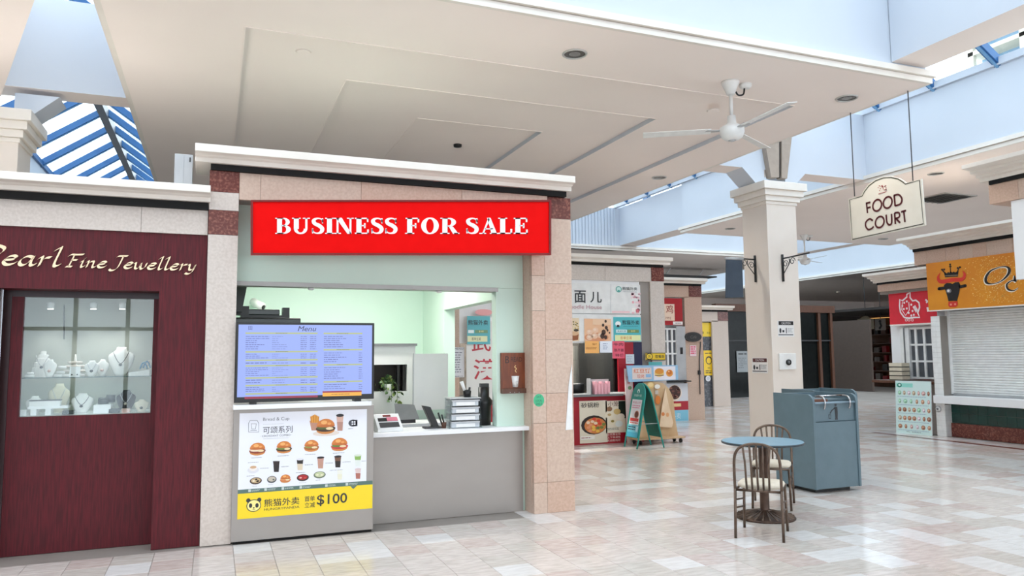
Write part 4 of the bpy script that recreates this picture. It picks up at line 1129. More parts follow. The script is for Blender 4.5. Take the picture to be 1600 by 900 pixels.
lb = bpy.data.lights.new('tube_lamp_jewellery', 'AREA'); lb.shape = 'RECTANGLE'; lb.size = 2.2; lb.size_y = 0.1; lb.energy = 30; lb.color = (1.0, 0.95, 0.9)
lo = bpy.data.objects.new('tube_lamp_jewellery', lb); COL.objects.link(lo); lo.parent = g; lo.location = Vector((-2.2, 9.3, 2.71))-g.location; lo.rotation_euler = (math.pi, 0, 0)
# ceiling hatch sensors, stickers, boards on the post and pier
for px, lab in ((486, 'small white sensor under the hatch beam above the television'), (686, 'small white sensor under the hatch beam beside the green post')):
    p = at(px, 443, 'y', 7.48)
    tag(MB().lathe([(0.02, 2.268), (0.03, 2.275), (0.03, 2.29)], (p.x, 7.48, 0), 14).build('ceiling_sensor', 'white_plastic'), lab, 'sensor')
g = thing('wooden_cup_sign', 'brown wooden sign with a white paper cup on the green post', 'sign', (2.95, 7.4, 1.24))
p0, p1 = at(783, 615, 'y', 7.40), at(823.5, 551, 'y', 7.40)
MB().box(p0.x, 7.395, p0.z, p1.x, 7.425, p1.z).build('board', mat('sign_wood', (132, 66, 30), 0.4, rgb2=(108, 50, 24), scale=9, stretch=(5, 5, 0.6)), g, bevel=0.003)
MB().box(p0.x, 7.36, p0.z, p1.x+0.005, 7.395, p0.z+0.05).build('ledge', 'brown_wood', g)
cc = at(806.5, 605, 'y', 7.37); ch = at(806.5, 587.5, 'y', 7.37).z-cc.z
MB().lathe([(0.028, 0), (0.042, ch), (0.038, ch), (0.03, 0.01)], (cc.x, 7.395, cc.z), 18).build('paper_cup', 'white_plastic', g)
c = Pix('y', 7.3945)
c.T('B', 792.5, 562, 11, (52, 22, 14), width=6.5, bold=0.005); c.T('READ', 807, 561.5, 7, (60, 26, 16), width=17)
c.S(spline([(806, 571), (804, 573.5), (807, 576), (805, 579), (807, 582)], 4), 1.2, (226, 190, 130))
c.build('sign_print', g)
c = Pix('y', 7.3518)
c.ring(*c.uv(808, 598), 0.014, 0.016, 0.004, (150, 160, 166), 1)
c.build('cup_logo', g)
for i, px in enumerate((797, 804, 811)):
    q_ = at(px, 613, 'y', 7.36)
    MB().lathe([(0.004, 0), (0.004, 0.006)], (q_.x, 7.36, q_.z), 8, axis='y').build('pin', 'silver_paint', g)
g = thing('round_sticker', 'round green sticker on the beige stone pier', 'sticker', (3.15, 7.19, 0.95))
c = Pix('y', 7.1885)
c.E(842, 625.5, 8.3, 10, (62, 178, 128), 1, 24)
c.T('EAT', 842, 620, 3, (24, 90, 62)); c.T('LOCAL', 842, 626, 3.2, (20, 84, 56), width=10); c.T('2023', 842, 631, 3.2, (20, 84, 56), width=9)
c.build('sticker_print', g)
a = at(884, 672, 'y', 7.17); b = at(894, 570, 'y', 7.17)
g = MB().prism([at(884, 672, 'y', 7.18), at(895, 671, 'y', 7.18), at(893.5, 570, 'y', 7.18), at(889, 600, 'y', 7.18)], (0, 0.008, 0))
tag(g.build('paper_strip', 'white_plastic'), 'tapering white strip hung on the edge of the beige stone pier', 'strip')

# ================================================================== noodle stall behind the food counter
NY = 12.28
wn = thing('wall_noodle_stall', 'stone faced front of the noodle stall', 'wall', (6, 12.5, 0), kind='structure')
MB().box(3.2, 12.33, 2.99, 8.0, 12.7, 3.28).build('fascia_core', 'grout', wn)
panels([(a, 12.3, 2.99, b, 12.34, 3.27, m) for a, b, m in ((3.2, 4.4, 'travertine_pale'), (4.4, 5.6, 'travertine'), (5.6, 6.75, 'travertine_pale'), (6.75, 7.75, 'travertine_pale'))], wn)
panels([(7.75, 12.29, 3.01, 8.03, 12.34, 3.275, 'red_granite'), (7.72, 12.3, 1.6, 8.03, 12.34, 3.01, 'travertine_pale'), (7.72, 12.3, 0.8, 8.03, 12.34, 1.6, 'travertine_pale'), (7.72, 12.3, 0, 8.03, 12.34, 0.8, 'travertine_pale'),
        (7.5, 12.36, 2.1, 7.72, 12.4, 2.99, 'travertine'), (7.5, 12.36, 0, 7.72, 12.4, 2.1, 'travertine_pale'),
        (3.2, 12.3, 1.9, 3.56, 12.34, 2.99, 'travertine_pink'), (3.56, 12.3, 1.9, 3.9, 12.34, 2.99, 'travertine'), (3.2, 12.3, 0, 3.56, 12.34, 1.9, 'travertine'), (3.56, 12.3, 0, 3.9, 12.34, 1.9, 'travertine_pink')], wn)
MB().box(7.52, 12.34, 0, 8.0, 12.8, 2.99).build('pier_core', 'grout', wn)
MB().box(3.2, 12.34, 0, 3.9, 12.8, 2.99).build('pier_core', 'grout', wn)
MB().box(3.9, 12.33, 1.83, 7.5, 12.5, 2.99).build('upper_panel', 'white_laminate', wn)
MB().box(7.99, 12.34, 0, 8.03, 15.6, 3.27).build('side_wall', 'travertine_pale', wn)
cornice('trim_10', 3.2, 8.12, 12.1, 12.7, 3.32, 0.13, 'cream cornice over the noodle stall')
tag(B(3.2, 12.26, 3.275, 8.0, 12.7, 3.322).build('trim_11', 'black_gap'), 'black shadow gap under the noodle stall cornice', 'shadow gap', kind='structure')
g = thing('noodle_sign', 'white noodle house signboard with black Chinese characters and pink blossom corner', 'sign', (6, NY, 2.37))
MB().box(4.5, NY+0.004, 2.375, 7.49, NY+0.05, 2.93).build('sign_board', 'white_plastic', g)
c = Pix('y', NY, 0.002)
c.T('面', 906.5, 463.5, 19.5, INK, width=18, bold=0.01); c.T('儿', 931, 464.5, 17, INK, width=18, bold=0.01)
c.E(891.5, 456, 1.6, 1.2, INK, 2)
c.T('Noodle House', 912, 479.5, 6.4, (196, 150, 158), width=57)
c.S([(954.5, 444), (954, 490)], 0.5, (190, 190, 196), 1)
c.E(966.5, 452, 4.6, 4.8, (80, 170, 160), 2, 20); c.E(966.5, 452, 3.4, 3.6, (206, 232, 226), 3, 16); c.R(966.5, 454.5, 3, 3, (80, 170, 160), 4)
c.T('熊猫外卖', 984, 451, 5, (40, 60, 66), width=23, bold=0.004); c.G(985, 456, 22, 1.2, 1, (120, 130, 140))
rr = random.Random(11)
for i in range(26):
    t_ = rr.random()
    c.E(999-rr.random()**2*14, 459+t_*30, rr.uniform(1, 3), rr.uniform(1, 2.6), rr.choice(((244, 200, 206), (240, 176, 186), (248, 216, 220))), 1, 8)
c.R(970, 487.5, 28, 3, (246, 208, 210), 1); c.R(990, 484, 6, 6, (250, 244, 240), 2); c.R(996, 486, 5, 5, (214, 110, 120), 2)
c.build('sign_print', g)
g = thing('noodle_lightbox', 'row of noodle and dumpling picture panels under the white signboard', 'picture panel', (6, NY, 1.85))
MB().box(4.5, NY+0.004, 1.85, 7.49, NY+0.04, 2.355).build('panel_board', 'white_plastic', g)
c = Pix('y', NY, 0.002)
c.R(897, 515, 16, 36, (236, 214, 182), 1)
c.Q([(891, 520), (904, 522), (903, 531), (891, 533)], (150, 84, 44), 2); c.E(897, 521, 7, 3.5, (220, 180, 140), 3)
for i in range(9): c.E(895+rr.random()*9, 500+rr.random()*14, 1.4, 1.1, (120, 104, 50) if i % 2 else (206, 170, 90), 2, 7)
c.E(900, 516, 4, 2, (60, 50, 36), 4)
c.R(934, 515.5, 42, 35, (240, 190, 150), 1); c.R(940, 503, 28, 9, (244, 206, 172), 2)
c.E(932, 527, 19, 7, (222, 150, 110), 2)
for X, Y in ((921, 519), (930, 516), (929, 525), (938, 524), (921, 527)): c.E(X, Y, 5, 4.6, (242, 200, 170), 3, 12); c.E(X-1, Y-1, 2.4, 2, (250, 222, 200), 4, 8)
for X, Y, r in ((946, 502, 1.8), (942, 508, 2), (947, 512, 2.4), (943, 519, 3.4), (941, 525, 3.6), (949, 516, 1.6), (952, 520, 1.2), (946, 527, 2.6)): c.E(X, Y, r, r*1.3, (70, 46, 36), 4, 8)
c.R(980, 514.5, 43, 38, (84, 184, 192), 1)
c.E(965.5, 506, 4.4, 4, (240, 248, 246), 2); c.R(965.5, 509.5, 4, 3.6, (34, 44, 50), 3)
c.T('熊猫外卖', 985.5, 504, 7.4, (24, 40, 48), width=27, bold=0.01); c.G(986, 510, 24, 1.4, 1, (40, 90, 100))
c.R(971, 517.5, 17, 5, (226, 246, 246), 2); c.T('满减优惠', 971, 517.5, 3, (60, 120, 126), 3, width=14); c.R(989, 517.5, 18, 5, (120, 150, 96), 2); c.T('$100', 989, 517.5, 3, (250, 236, 160), 3)
c.R(981, 528, 40, 9, (236, 240, 180), 2); c.T('首单立减', 978, 528, 5, (214, 130, 60), 3, width=18)
c.build('panel_print', g)
def notice(name, px, py, w, h, col, lab, plane, fn, cat='notice', ax='y'):
    g_ = thing(name, lab, cat, at(px, py+h/2, ax, plane))
    c_ = Pix(ax, plane, 0.0015)
    c_.R(px, py, w, h, col, 0)
    u, v = c_.uv(px, py); ku, kv = c_.k(px, py)
    p = [c_.P(u-w*ku/2, v-h*kv/2, 0), c_.P(u+w*ku/2, v-h*kv/2, 0), c_.P(u+w*ku/2, v+h*kv/2, 0), c_.P(u-w*ku/2, v+h*kv/2, 0)]
    fn(c_)
    c_.build('notice_print', g_)
    MB().prism([q_-c_.N*0.0005 for q_ in p], -c_.N*0.006).build('notice_sheet', 'white_plastic', g_)
    return g_
notice('paper_notice', 925, 542.5, 22, 19, (250, 186, 106), 'orange paper notice hung in the noodle stall window', NY-0.012, lambda c: (c.T('营业中', 929, 537.5, 3.4, (170, 96, 40), width=7), c.G(924, 544, 17, 4, 2, (170, 96, 40), seed=4, ragged=0.1)))
notice('paper_notice', 947, 542, 19, 18, (236, 240, 250), 'white paper notice between the orange and pink ones', NY-0.012, lambda c: c.G(946, 541, 8, 11, 4, (150, 160, 190), seed=8))
notice('paper_notice', 966.5, 546.5, 19, 27, (236, 96, 120), 'bright pink paper notice with black brush characters', NY-0.014, lambda c: (c.T('牛肉', 966, 538, 5, (60, 20, 30), width=15), c.T('热干面', 967, 547, 5, (60, 20, 30), width=15), c.T('特价', 968, 555, 5, (60, 20, 30), width=13)))
# stall opening with its inside
ni = thing('noodle_kitchen', 'dark noodle kitchen with grey plank tiles seen through the stall window', 'kitchen', (6.5, 13.2, 0))
MB().box(4.0, 14.0, 0, 7.5, 14.05, 1.9).build('rear_wall', mat('plank_grey', (110, 102, 92), 0.5, rgb2=(84, 78, 70), scale=6, stretch=(6, 6, 0.8)), ni)
rk = random.Random(4)
for i in range(14):
    for j in range(4):
        x = 4.6+i*0.2; z = 0.75+j*0.3-(0.15 if i % 2 else 0)
        MB().box(x+0.003, 13.985-rk.random()*0.012, z+0.003, x+0.197, 14.0, z+0.297).build('wall_plank', mat('plank_%d' % ((i*7+j*3) % 3), ((122, 114, 104), (98, 92, 84), (136, 130, 120))[(i*7+j*3) % 3], 0.5, rgb2=((110, 102, 92), (86, 80, 74), (122, 116, 108))[(i*7+j*3) % 3], scale=8, stretch=(8, 8, 1)), ni)
MB().box(6.9, 12.36, 0.9, 6.94, 14.0, 1.85).build('glass_screen', clear, ni)
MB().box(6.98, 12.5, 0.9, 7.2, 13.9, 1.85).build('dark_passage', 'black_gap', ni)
MB().box(4.2, 12.6, 0.0, 6.95, 13.9, 0.86).build('inner_counter', 'dark_grey', ni)
for X, r in ((6.15, 0.14), (6.4, 0.16)):
    MB().lathe([(r, 0.86), (r*1.05, 1.05), (r*0.9, 1.08)], (X, 12.9, 0), 16).build('cooking_pot', 'black_plastic', ni)
MB().box(4.5, 13.0, 2.72, 7.2, 13.1, 2.78).build('added_lamp_housing', 'white_plastic', ni)  # unseen lamp, added to brighten the kitchen planks
MB().tube([(4.6, 13.05, 2.7), (7.1, 13.05, 2.7)], 0.02, 8).build('added_lamp_tube', 'tube_glow', ni)
la = bpy.data.lights.new('added_kitchen_lamp', 'AREA'); la.shape = 'RECTANGLE'; la.size = 2.5; la.size_y = 0.1; la.energy = 110; la.color = (1.0, 0.96, 0.9)
lo = bpy.data.objects.new('added_kitchen_lamp', la); COL.objects.link(lo); lo.parent = ni; lo.location = Vector((5.85, 13.05, 2.67))-ni.location
rc = thing('noodle_counter', 'red noodle stall counter and frame with food posters on its front', 'counter', (6.0, 12.4, 0))
red = mat('stall_red', (166, 18, 38), 0.4, rgb2=(156, 14, 34), scale=2)
MB().box(4.0, 12.25, 0.0, 7.48, 12.5, 0.86).build('counter_front', red, rc)
MB().box(4.75, 12.15, 0.86, 7.0, 12.6, 0.9).build('counter_shelf', 'grey_plastic', rc)
MB().box(6.98, 12.27, 0.9, 7.30, 12.32, 1.84).build('frame_side', red, rc)
MB().box(7.3, 12.29, 0.86, 7.5, 12.33, 1.84).build('frame_gap', mat('navy', (30, 28, 66), 0.5), rc)
MB().box(6.7, 12.12, 0.9, 7.08, 12.3, 0.925).build('tray', 'white_plastic', rc)
notice('counter_poster', 927.5, 659, 43, 66, (226, 216, 196), 'food poster with a steaming hot pot on the red counter', 12.242, lambda c: (
    c.T('砂锅粉', 922, 633, 8, (30, 26, 26), 3, width=28, bold=0.006), c.E(928, 664, 20, 15, (46, 32, 28), 1), c.E(930, 665, 17, 12.5, (214, 130, 70), 2),
    [c.E(930+14*math.cos(i*2.4)*(i/14)**.5, 665+10*math.sin(i*2.4)*(i/14)**.5, 3, 2.4, ((220, 70, 50), (236, 190, 80), (240, 210, 180), (120, 130, 60), (230, 150, 110))[i % 5], 3+i % 3, 9) for i in range(16)],
    c.R(918, 684, 22, 5, (240, 236, 228), 6), c.G(916, 684, 16, 3, 1, (150, 60, 60), 7)), 'poster')
notice('counter_poster', 962, 651, 31, 50, (236, 224, 204), 'food poster with steamed dumplings on the red counter', 12.242, lambda c: (
    c.R(972, 640, 11, 27, (30, 44, 36), 1), c.T('小笼', 958, 631, 8, (90, 30, 24), 3, width=16, bold=0.006),
    [c.E(X, Y, r, r*0.85, cl, 3, 12) for X, Y, r, cl in ((952, 648, 7, (240, 228, 206)), (964, 643, 5.5, (214, 182, 120)), (970, 651, 6, (240, 230, 214)), (957, 659, 6, (236, 222, 196)), (967, 662, 6, (230, 234, 230)), (952, 639, 4.5, (150, 110, 80)))],
    c.E(952, 648, 3, 2, (200, 170, 120), 4), c.E(957, 658, 2.6, 2, (150, 130, 60), 4), c.G(958, 670, 20, 4, 2, (90, 90, 90), 4)), 'poster')
c = Pix('y', 12.246, 0.0015)
for i, t_ in enumerate(('开业优惠全场', '线上下单减免', '外卖自取均可')):
    c.T(t_, 957, 678.5+i*4.8, 3.6, (238, 214, 206), 1, width=25)
c.build('counter_lettering', rc)
g = thing('napkin_box', 'clear box with pink napkins on the noodle counter shelf', 'napkin box', at(938, 613, 'y', 12.2))
a, b = at(921, 613, 'y', 12.2), at(955, 594, 'y', 12.2)
MB().box(a.x, 12.16, 0.9, a.x+0.01, 12.3, b.z+0.04).build('box_side', 'silver_paint', g)
MB().box(a.x, 12.30, 0.9, b.x, 12.31, b.z+0.02).build('box_back', 'silver_paint', g)
for i in range(5):
    x = a.x+0.1+i*0.065
    MB().box(x, 12.18, 0.9, x+0.055, 12.28, b.z-0.02-(i % 2)*0.03).build('napkin_stack', mat('napkin_pink', (240, 176, 186), 0.7), g)
notice('side_notice', 984.5, 561, 13, 15, (214, 222, 230), 'small pale paper on the red frame of the noodle stall', 12.262, lambda c: c.G(984, 561, 9, 10, 4, (170, 178, 190)))
# banner and posters seen through the side opening of the food counter shop
notice('wuhan_banner', 757, 560, 56, 130, (232, 230, 226), 'white banner with large red brush characters beyond the shop side opening', 12.2, lambda c: (
    c.T('武', 752, 536, 26, (186, 24, 44), width=30, bold=0.01), c.T('漢', 757, 577, 32, (186, 24, 44), width=34, bold=0.01), c.R(757, 499, 54, 6, (250, 250, 250), 1), c.E(756, 488, 14, 5, (240, 170, 170), 1)), 'banner')
notice('teal_poster', 748, 516, 36, 44, (90, 180, 190), 'teal delivery poster above the red brush characters', 12.17, lambda c: (
    c.T('熊猫外卖', 747, 504, 8.4, (24, 44, 50), width=31, bold=0.01), c.R(736, 518, 9, 5, (236, 246, 246), 1), c.R(752, 518, 20, 5, (110, 150, 110), 1), c.T('$100', 752, 518, 3, (250, 236, 170)), c.R(746, 529.5, 31, 9, (236, 236, 190), 1), c.T('首单立减', 744, 529.5, 5, (90, 80, 50), 2, width=14)), 'poster')
notice('price_list', 717, 566, 17, 47, (226, 226, 232), 'narrow printed price list on the stone beyond the shop opening', 12.285, lambda c: (c.T('MENU', 717, 545, 3, INK, width=13), c.G(716, 566, 13, 34, 9, (130, 132, 144)), c.G(717, 588, 14, 2, 1, (60, 60, 66), ragged=0)), 'poster')
# yellow plate and pieces on the noodle pier
notice('yellow_plate', 1024, 557, 31, 11.5, (236, 196, 40), 'black framed yellow plate on the noodle stall pier', 12.27, lambda c: (c.R(1024, 557, 31, 1.2, (236, 196, 40), 1), c.E(1014.5, 557, 5.5, 5.3, INK, 2), c.E(1014.5, 557, 4.4, 4.2, (240, 204, 60), 3), c.T('外', 1014.5, 557, 4.5, INK, 4), c.T('取餐处', 1031, 557, 5, INK, 2, width=14, bold=0.006), c.S([(1008.7, 551.7), (1039.3, 551.9), (1039.3, 562.4), (1008.7, 562.2), (1008.7, 551.7)], 0.9, INK, 2)), 'sign')
notice('teal_label', 1024, 568.5, 21, 6, (96, 182, 182), 'blank teal label under the yellow plate', 12.28, lambda c: None, 'label')

# ================================================================== second stall with red sign
S2 = 15.58
w2 = thing('wall_red_stall', 'beige stone front of the stall with the red hanging sign', 'wall', (10, 15.8, 0), kind='structure')
panels([(8.05, 15.6, 3.0, 10.9, 15.64, 3.29, 'travertine_pink'), (10.9, 15.59, 3.02, 11.27, 15.64, 3.29, 'red_granite'), (10.76, 15.6, 1.6, 11.27, 15.64, 3.02, 'travertine_pink'), (10.76, 15.6, 0.8, 11.27, 15.64, 1.6, 'travertine'), (10.76, 15.6, 0, 11.27, 15.64, 0.8, 'travertine')], w2)
MB().box(10.76, 15.64, 0, 11.25, 19.2, 3.29).build('pier_core', 'travertine', w2)
MB().box(8.05, 15.7, 0, 10.76, 15.8, 3.0).build('stall_wall', 'silver_paint', w2)
cornice('trim_12', 8.05, 11.34, 15.42, 16.0, 3.34, 0.13, 'cream cornice over the red sign stall')
tag(B(8.05, 15.56, 3.29, 11.25, 16.0, 3.342).build('trim_13', 'black_gap'), 'black shadow gap under the red sign stall cornice', 'shadow gap', kind='structure')
notice('red_stall_sign', 1048, 487, 37, 42, (170, 26, 34), 'dark red sign with a cream character panel on the second stall', S2-0.02, lambda c: (c.R(1046, 488, 16, 26, (242, 214, 190), 1), c.T('鸡', 1046, 483, 13, (150, 30, 30), 2, bold=0.006), c.T('1992', 1044, 497, 4, (150, 90, 80), 2, width=9), c.R(1059, 505, 15, 5, (240, 236, 232), 2), c.G(1060, 505, 10, 2, 1, (120, 60, 60), 3)), 'sign')
def barred_window(name, lab, px0, py0, px1, py1, ax, pl, nx, nz, off):
    a_, b_ = at(px0, py1, ax, pl), at(px1, py0, ax, pl)
    g_ = thing(name, lab, 'window', (a_+b_)/2 - Vector((0, 0, (b_.z-a_.z)/2)), kind='structure')
    def bx(u0, z0, u1, z1, d0, d1, nm, m):
        if ax == 'y': return MB().box(u0, pl+d0, z0, u1, pl+d1, z1).build(nm, m, g_)
        return MB().box(pl+d0, u0, z0, pl+d1, u1, z1).build(nm, m, g_)
    u0, u1 = (a_.x, b_.x) if ax == 'y' else (a_.y, b_.y)
    z0, z1 = a_.z, b_.z
    bx(u0, z0, u1, z1, 0.03, 0.035, 'pane', mat('grey_glass', (90, 94, 100), 0.15))
    for i in range(nx+1):
        u = u0+(u1-u0)*i/nx
        bx(u-0.025, z0, u+0.025, z1, 0, 0.05, 'window_bar', 'white_plastic')
    for i in range(nz+1):
        z = z0+(z1-z0)*i/nz
        bx(min(u0, u1), z-0.02, max(u0, u1), z+0.02, 0.002, 0.045, 'window_bar', 'white_plastic')
    return g_
barred_window('window_21', 'white barred window of the red sign stall', 1030, 514, 1057, 592, 'y', S2, 4, 4, 0)
g = thing('roller_case', 'grey metal door post with a small black latch beside the barred window', 'post', at(1063, 594, 'y', S2))
a, b = at(1058.5, 594, 'y', S2), at(1070, 510, 'y', S2)
MB().box(a.x, S2-0.01, a.z, b.x, S2+0.1, b.z).build('post_body', 'silver_paint', g)
p = at(1065, 548, 'y', S2-0.02); MB().box(p.x-0.03, S2-0.03, p.z-0.08, p.x+0.03, S2-0.01, p.z+0.08).build('latch', 'black_plastic', g)
p = at(1058, 595, 'y', S2-0.1); MB().box(10.1, S2-0.15, p.z-0.03, 10.78, S2+0.02, p.z).build('sill', 'black_plastic', g)
notice('bowl_poster', 1056, 629, 39, 60, (222, 226, 234), 'poster of a dark noodle bowl with red and blue bands on the second stall', S2-0.01, lambda c: (c.E(1054, 614, 11, 13, (240, 226, 210), 2), c.E(1054, 613, 9.5, 11, (70, 40, 34), 3), [c.E(1054+6*math.cos(i), 613+7*math.sin(i*1.7), 2.4, 1.6, ((120, 70, 60), (150, 100, 84))[i % 2], 4, 8) for i in range(9)], c.R(1056, 634, 39, 14, (178, 26, 44), 2), c.R(1052, 633, 24, 5, (240, 206, 150), 4), c.R(1056, 650, 39, 18, (130, 200, 226), 2), c.T('外卖', 1056, 650, 9, (226, 240, 248), 3)), 'poster')
g = thing('oval_sign', 'black oval sign with faint script on the stone pier', 'sign', at(1083.5, 533, 'y', S2))
c = Pix('y', S2-0.03, 0.002)
c.E(1083.5, 526.5, 13, 7.6, (28, 26, 26), 0, 28); c.ring(*c.uv(1083.5, 526.5), 12*c.k(1083, 526)[0], 6.8*c.k(1083, 526)[1], 0.012, (70, 64, 60), 1); c.T('Cafe', 1083.5, 526.5, 4.6, (96, 90, 84), 1, shear=0.3)
c.build('sign_face', g)
u, v = c.uv(1083.5, 526.5); ku, kv = c.k(1083.5, 526.5)
MB().prism([(u+13*ku*math.cos(i*math.pi/12), S2-0.028, v+7.6*kv*math.sin(i*math.pi/12)) for i in range(24)], (0, 0.045, 0)).build('sign_plate', 'black_plastic', g)
notice('pink_note', 1083, 548, 10, 17, (244, 214, 220), 'small pink note under the black oval sign', S2, lambda c: c.G(1083, 547, 8, 13, 4, (226, 90, 120), seed=3, ragged=0.1, fill=0.6), 'note')
g = thing('hanging_cable', 'thin dark cable hanging down the stone pier edge', 'cable', at(1093, 618, 'y', S2))
MB().tube([at(1095, 534, 'y', S2), at(1093, 560, 'y', S2), at(1093.5, 590, 'y', S2), at(1094, 616, 'y', S2)], 0.012, 6).build('cable', 'dark_grey', g)
p = at(1092.5, 582, 'y', S2); MB().box(p.x-0.03, S2-0.02, p.z-0.05, p.x+0.03, S2+0.02, p.z+0.05).build('cable_switch', 'black_plastic', g)

# ================================================================== third stall with yellow posters
S3 = 19.18
w3 = thing('wall_yellow_stall', 'pale stone front of the stall with yellow posters', 'wall', (13.5, 19.4, 0), kind='structure')
panels([(11.3, 19.2, 2.59, 14.45, 19.26, 2.9, 'travertine_pale'), (14.45, 19.19, 2.62, 14.83, 19.26, 2.9, 'red_granite'), (14.22, 19.2, 1.3, 14.83, 19.26, 2.62, 'travertine_pale'), (14.22, 19.2, 0, 14.83, 19.26, 1.3, 'travertine_pale')], w3)
MB().box(14.25, 19.26, 0, 14.8, 22.5, 2.9).build('pier_core', 'travertine_pale', w3)
MB().box(11.3, 19.3, 0, 14.25, 19.4, 2.6).build('stall_wall', mat('slate_wall', (70, 74, 82), 0.4, rgb2=(120, 124, 132), scale=14, detail=8, lo=0.5, hi=0.7), w3)
cornice('trim_14', 11.3, 14.95, 19.0, 19.6, 2.95, 0.13, 'cream cornice over the yellow poster stall')
tag(B(11.3, 19.16, 2.9, 14.8, 19.6, 2.952).build('trim_15', 'black_gap'), 'black shadow gap under the yellow poster stall cornice', 'shadow gap', kind='structure')
notice('yellow_poster', 1103, 515, 18, 22, (240, 208, 40), 'upper yellow poster in the third stall', S3+0.1, lambda c: (c.T('椰', 1098, 520, 4, INK), c.T('新店', 1107, 520, 3, INK)), 'poster')
notice('yellow_poster', 1107.5, 567, 15.5, 39, (244, 206, 36), 'lower yellow poster with a black ring emblem in the third stall', S3+0.1, lambda c: (c.G(1107.5, 552, 12, 3, 1, INK, ragged=0), c.E(1107.5, 563, 5, 6.5, INK, 2), c.E(1107.5, 563.5, 3.8, 4.8, (244, 206, 36), 3), c.T('YES', 1107.5, 575, 2.5, INK), c.G(1107.5, 581, 10, 6, 2, INK, seed=2, ragged=0.1)), 'poster')
g = thing('round_badge', 'round white badge under the lower yellow poster', 'badge', at(1106.5, 596, 'y', S3+0.1))
c = Pix('y', S3+0.09, 0.002); c.E(1106.5, 591.5, 4, 4.5, (226, 230, 236), 0, 18); c.E(1106.5, 591.5, 2.4, 2.8, (200, 206, 216), 1, 14); c.build('badge_print', g)

# ================================================================== dark glazed shop and far partition
g = thing('dark_shop', 'dark glazed shop front with brown frames beyond the square column', 'shop front', (20, 22.8, 0))
MB().box(17.5, 22.7, 0, 22.4, 22.72, 3.15).build('glass_wall', 'dark_glass', g)
for X in (17.0, 18.9, 20.6, 21.75, 22.35):
    MB().box(X-0.06, 22.6, 0, X+0.06, 22.75, 3.15).build('mullion', 'brown_wood', g)
MB().box(16.9, 22.55, 3.15, 22.5, 22.8, 3.42).build('fascia', 'brown_wood', g)
MB().box(17.4, 22.62, 2.05, 22.4, 22.68, 2.1).build('transom', 'dark_grey', g)
MB().box(16.9, 22.8, 0, 17.0, 34, 3.3).build('side_wall', 'dark_wall', g)
MB().box(17.2, 23.4, 0, 22.4, 23.5, 0.9).build('inner_counter', 'dark_grey', g)
notice('white_notice', 1160, 565, 17, 33, (150, 154, 156), 'white notice inside the dark glazed shop beside the column', 22.66, lambda c: (c.G(1160, 553, 13, 5, 1, (60, 62, 64), ragged=0), c.G(1160, 567, 13, 18, 6, (110, 114, 116))))
g = thing('partition_panel', 'tall taupe partition at the edge of the dark far shops', 'partition', (25, 24, 0))
MB().prism([(24.85, 25.6, 0), (25.06, 23.3, 0), (25.06, 23.3, 2.95), (24.85, 25.6, 2.95)], (0.1, 0, 0)).build('panel', mat('taupe_panel', (92, 78, 70), 0.6), g)
MB().box(24.7, 25.6, 0, 24.95, 26.2, 3.0).build('panel_frame', 'brown_wood', g)
MB().box(24.7, 26.2, 0, 24.75, 27.3, 2.3).build('door', mat('navy_door', (20, 22, 34), 0.4), g)
tag(B(25.2, 20.0, 3.35, 29.6, 28.0, 3.45).build('ceiling', 'dark_wall'), 'unseen dark lid added to shade the far shelves', 'ceiling', kind='structure')  # lid put in to keep daylight off the shelves
g = thing('lit_shelves', 'warmly lit wall shelves in the dark far shop', 'shelf', (29, 25, 0))
MB().box(29.0, 21.0, 0, 29.1, 27.0, 3.2).build('back_panel', mat('shelf_back', (96, 56, 30), 0.6), g)
for i in range(7):
    MB().box(28.6, 20.0, 0.3+i*0.42, 29.0, 27.0, 0.34+i*0.42).build('shelf_board', 'brown_wood', g)
rs = random.Random(2)
for i in range(6):
    for j in range(16):
        if rs.random() < 0.8:
            y = 20.3+j*0.42; z = 0.34+i*0.42; h_ = rs.uniform(0.15, 0.3)
            MB().box(28.65, y, z, 28.85, y+rs.uniform(0.12, 0.3), z+h_).build('shelf_goods', ('brown_wood', 'dark_wall', 'taupe_panel', 'sign_dark_red')[rs.randrange(4)], g)
MB().box(28.5, 20.0, 3.2, 29.1, 27.0, 3.3).build('light_shelf', 'brown_wood', g)
MB().box(28.62, 20.1, 3.17, 28.68, 26.9, 3.2).build('light_strip', mat('warm_glow', (255, 190, 110), emit=0.5), g)
la = bpy.data.lights.new('shelf_lamp', 'AREA'); la.shape = 'RECTANGLE'; la.size = 6.5; la.size_y = 0.1; la.energy = 6; la.color = (1, 0.7, 0.4)
lo = bpy.data.objects.new('shelf_lamp', la); COL.objects.link(lo); lo.parent = g; lo.location = Vector((28.65, 23.5, 3.15))-g.location
g = thing('arched_hanging_sign', 'small cream arched sign hanging in the dim far corridor', 'sign', (26.8, 24.5, 2.9))
c = Pix('x', 26.8, 0.003)
c.Q([(1339.5, 516), (1366, 514), (1365, 498), (1360, 497.5), (1356, 494), (1352, 493.5), (1347, 495), (1344, 498), (1339.5, 499)], (196, 184, 160), 0)
c.G(1352, 507, 18, 8, 3, (120, 110, 100))
c.build('sign_face', g)
p = at(1352, 496, 'x', 26.82); MB().tube([(26.83, p.y, p.z-0.2), (26.83, p.y, 5.1)], 0.012, 6).build('rod', 'dark_grey', g)
g = thing('square_hanging_sign', 'square sign with a dark figure beside the small arched sign', 'sign', (26.8, 24, 2.9))
c = Pix('x', 26.8, 0.003)
c.R(1375.5, 507, 17, 18, (150, 144, 140), 0); c.E(1375, 502, 2, 2, INK, 1); c.S([(1375, 504), (1377, 509), (1374, 514)], 3, INK, 1)
c.build('sign_face', g)
p = at(1375.5, 500, 'x', 26.82); MB().tube([(26.83, p.y, p.z-0.2), (26.83, p.y, 5.1)], 0.012, 6).build('rod', 'dark_grey', g)

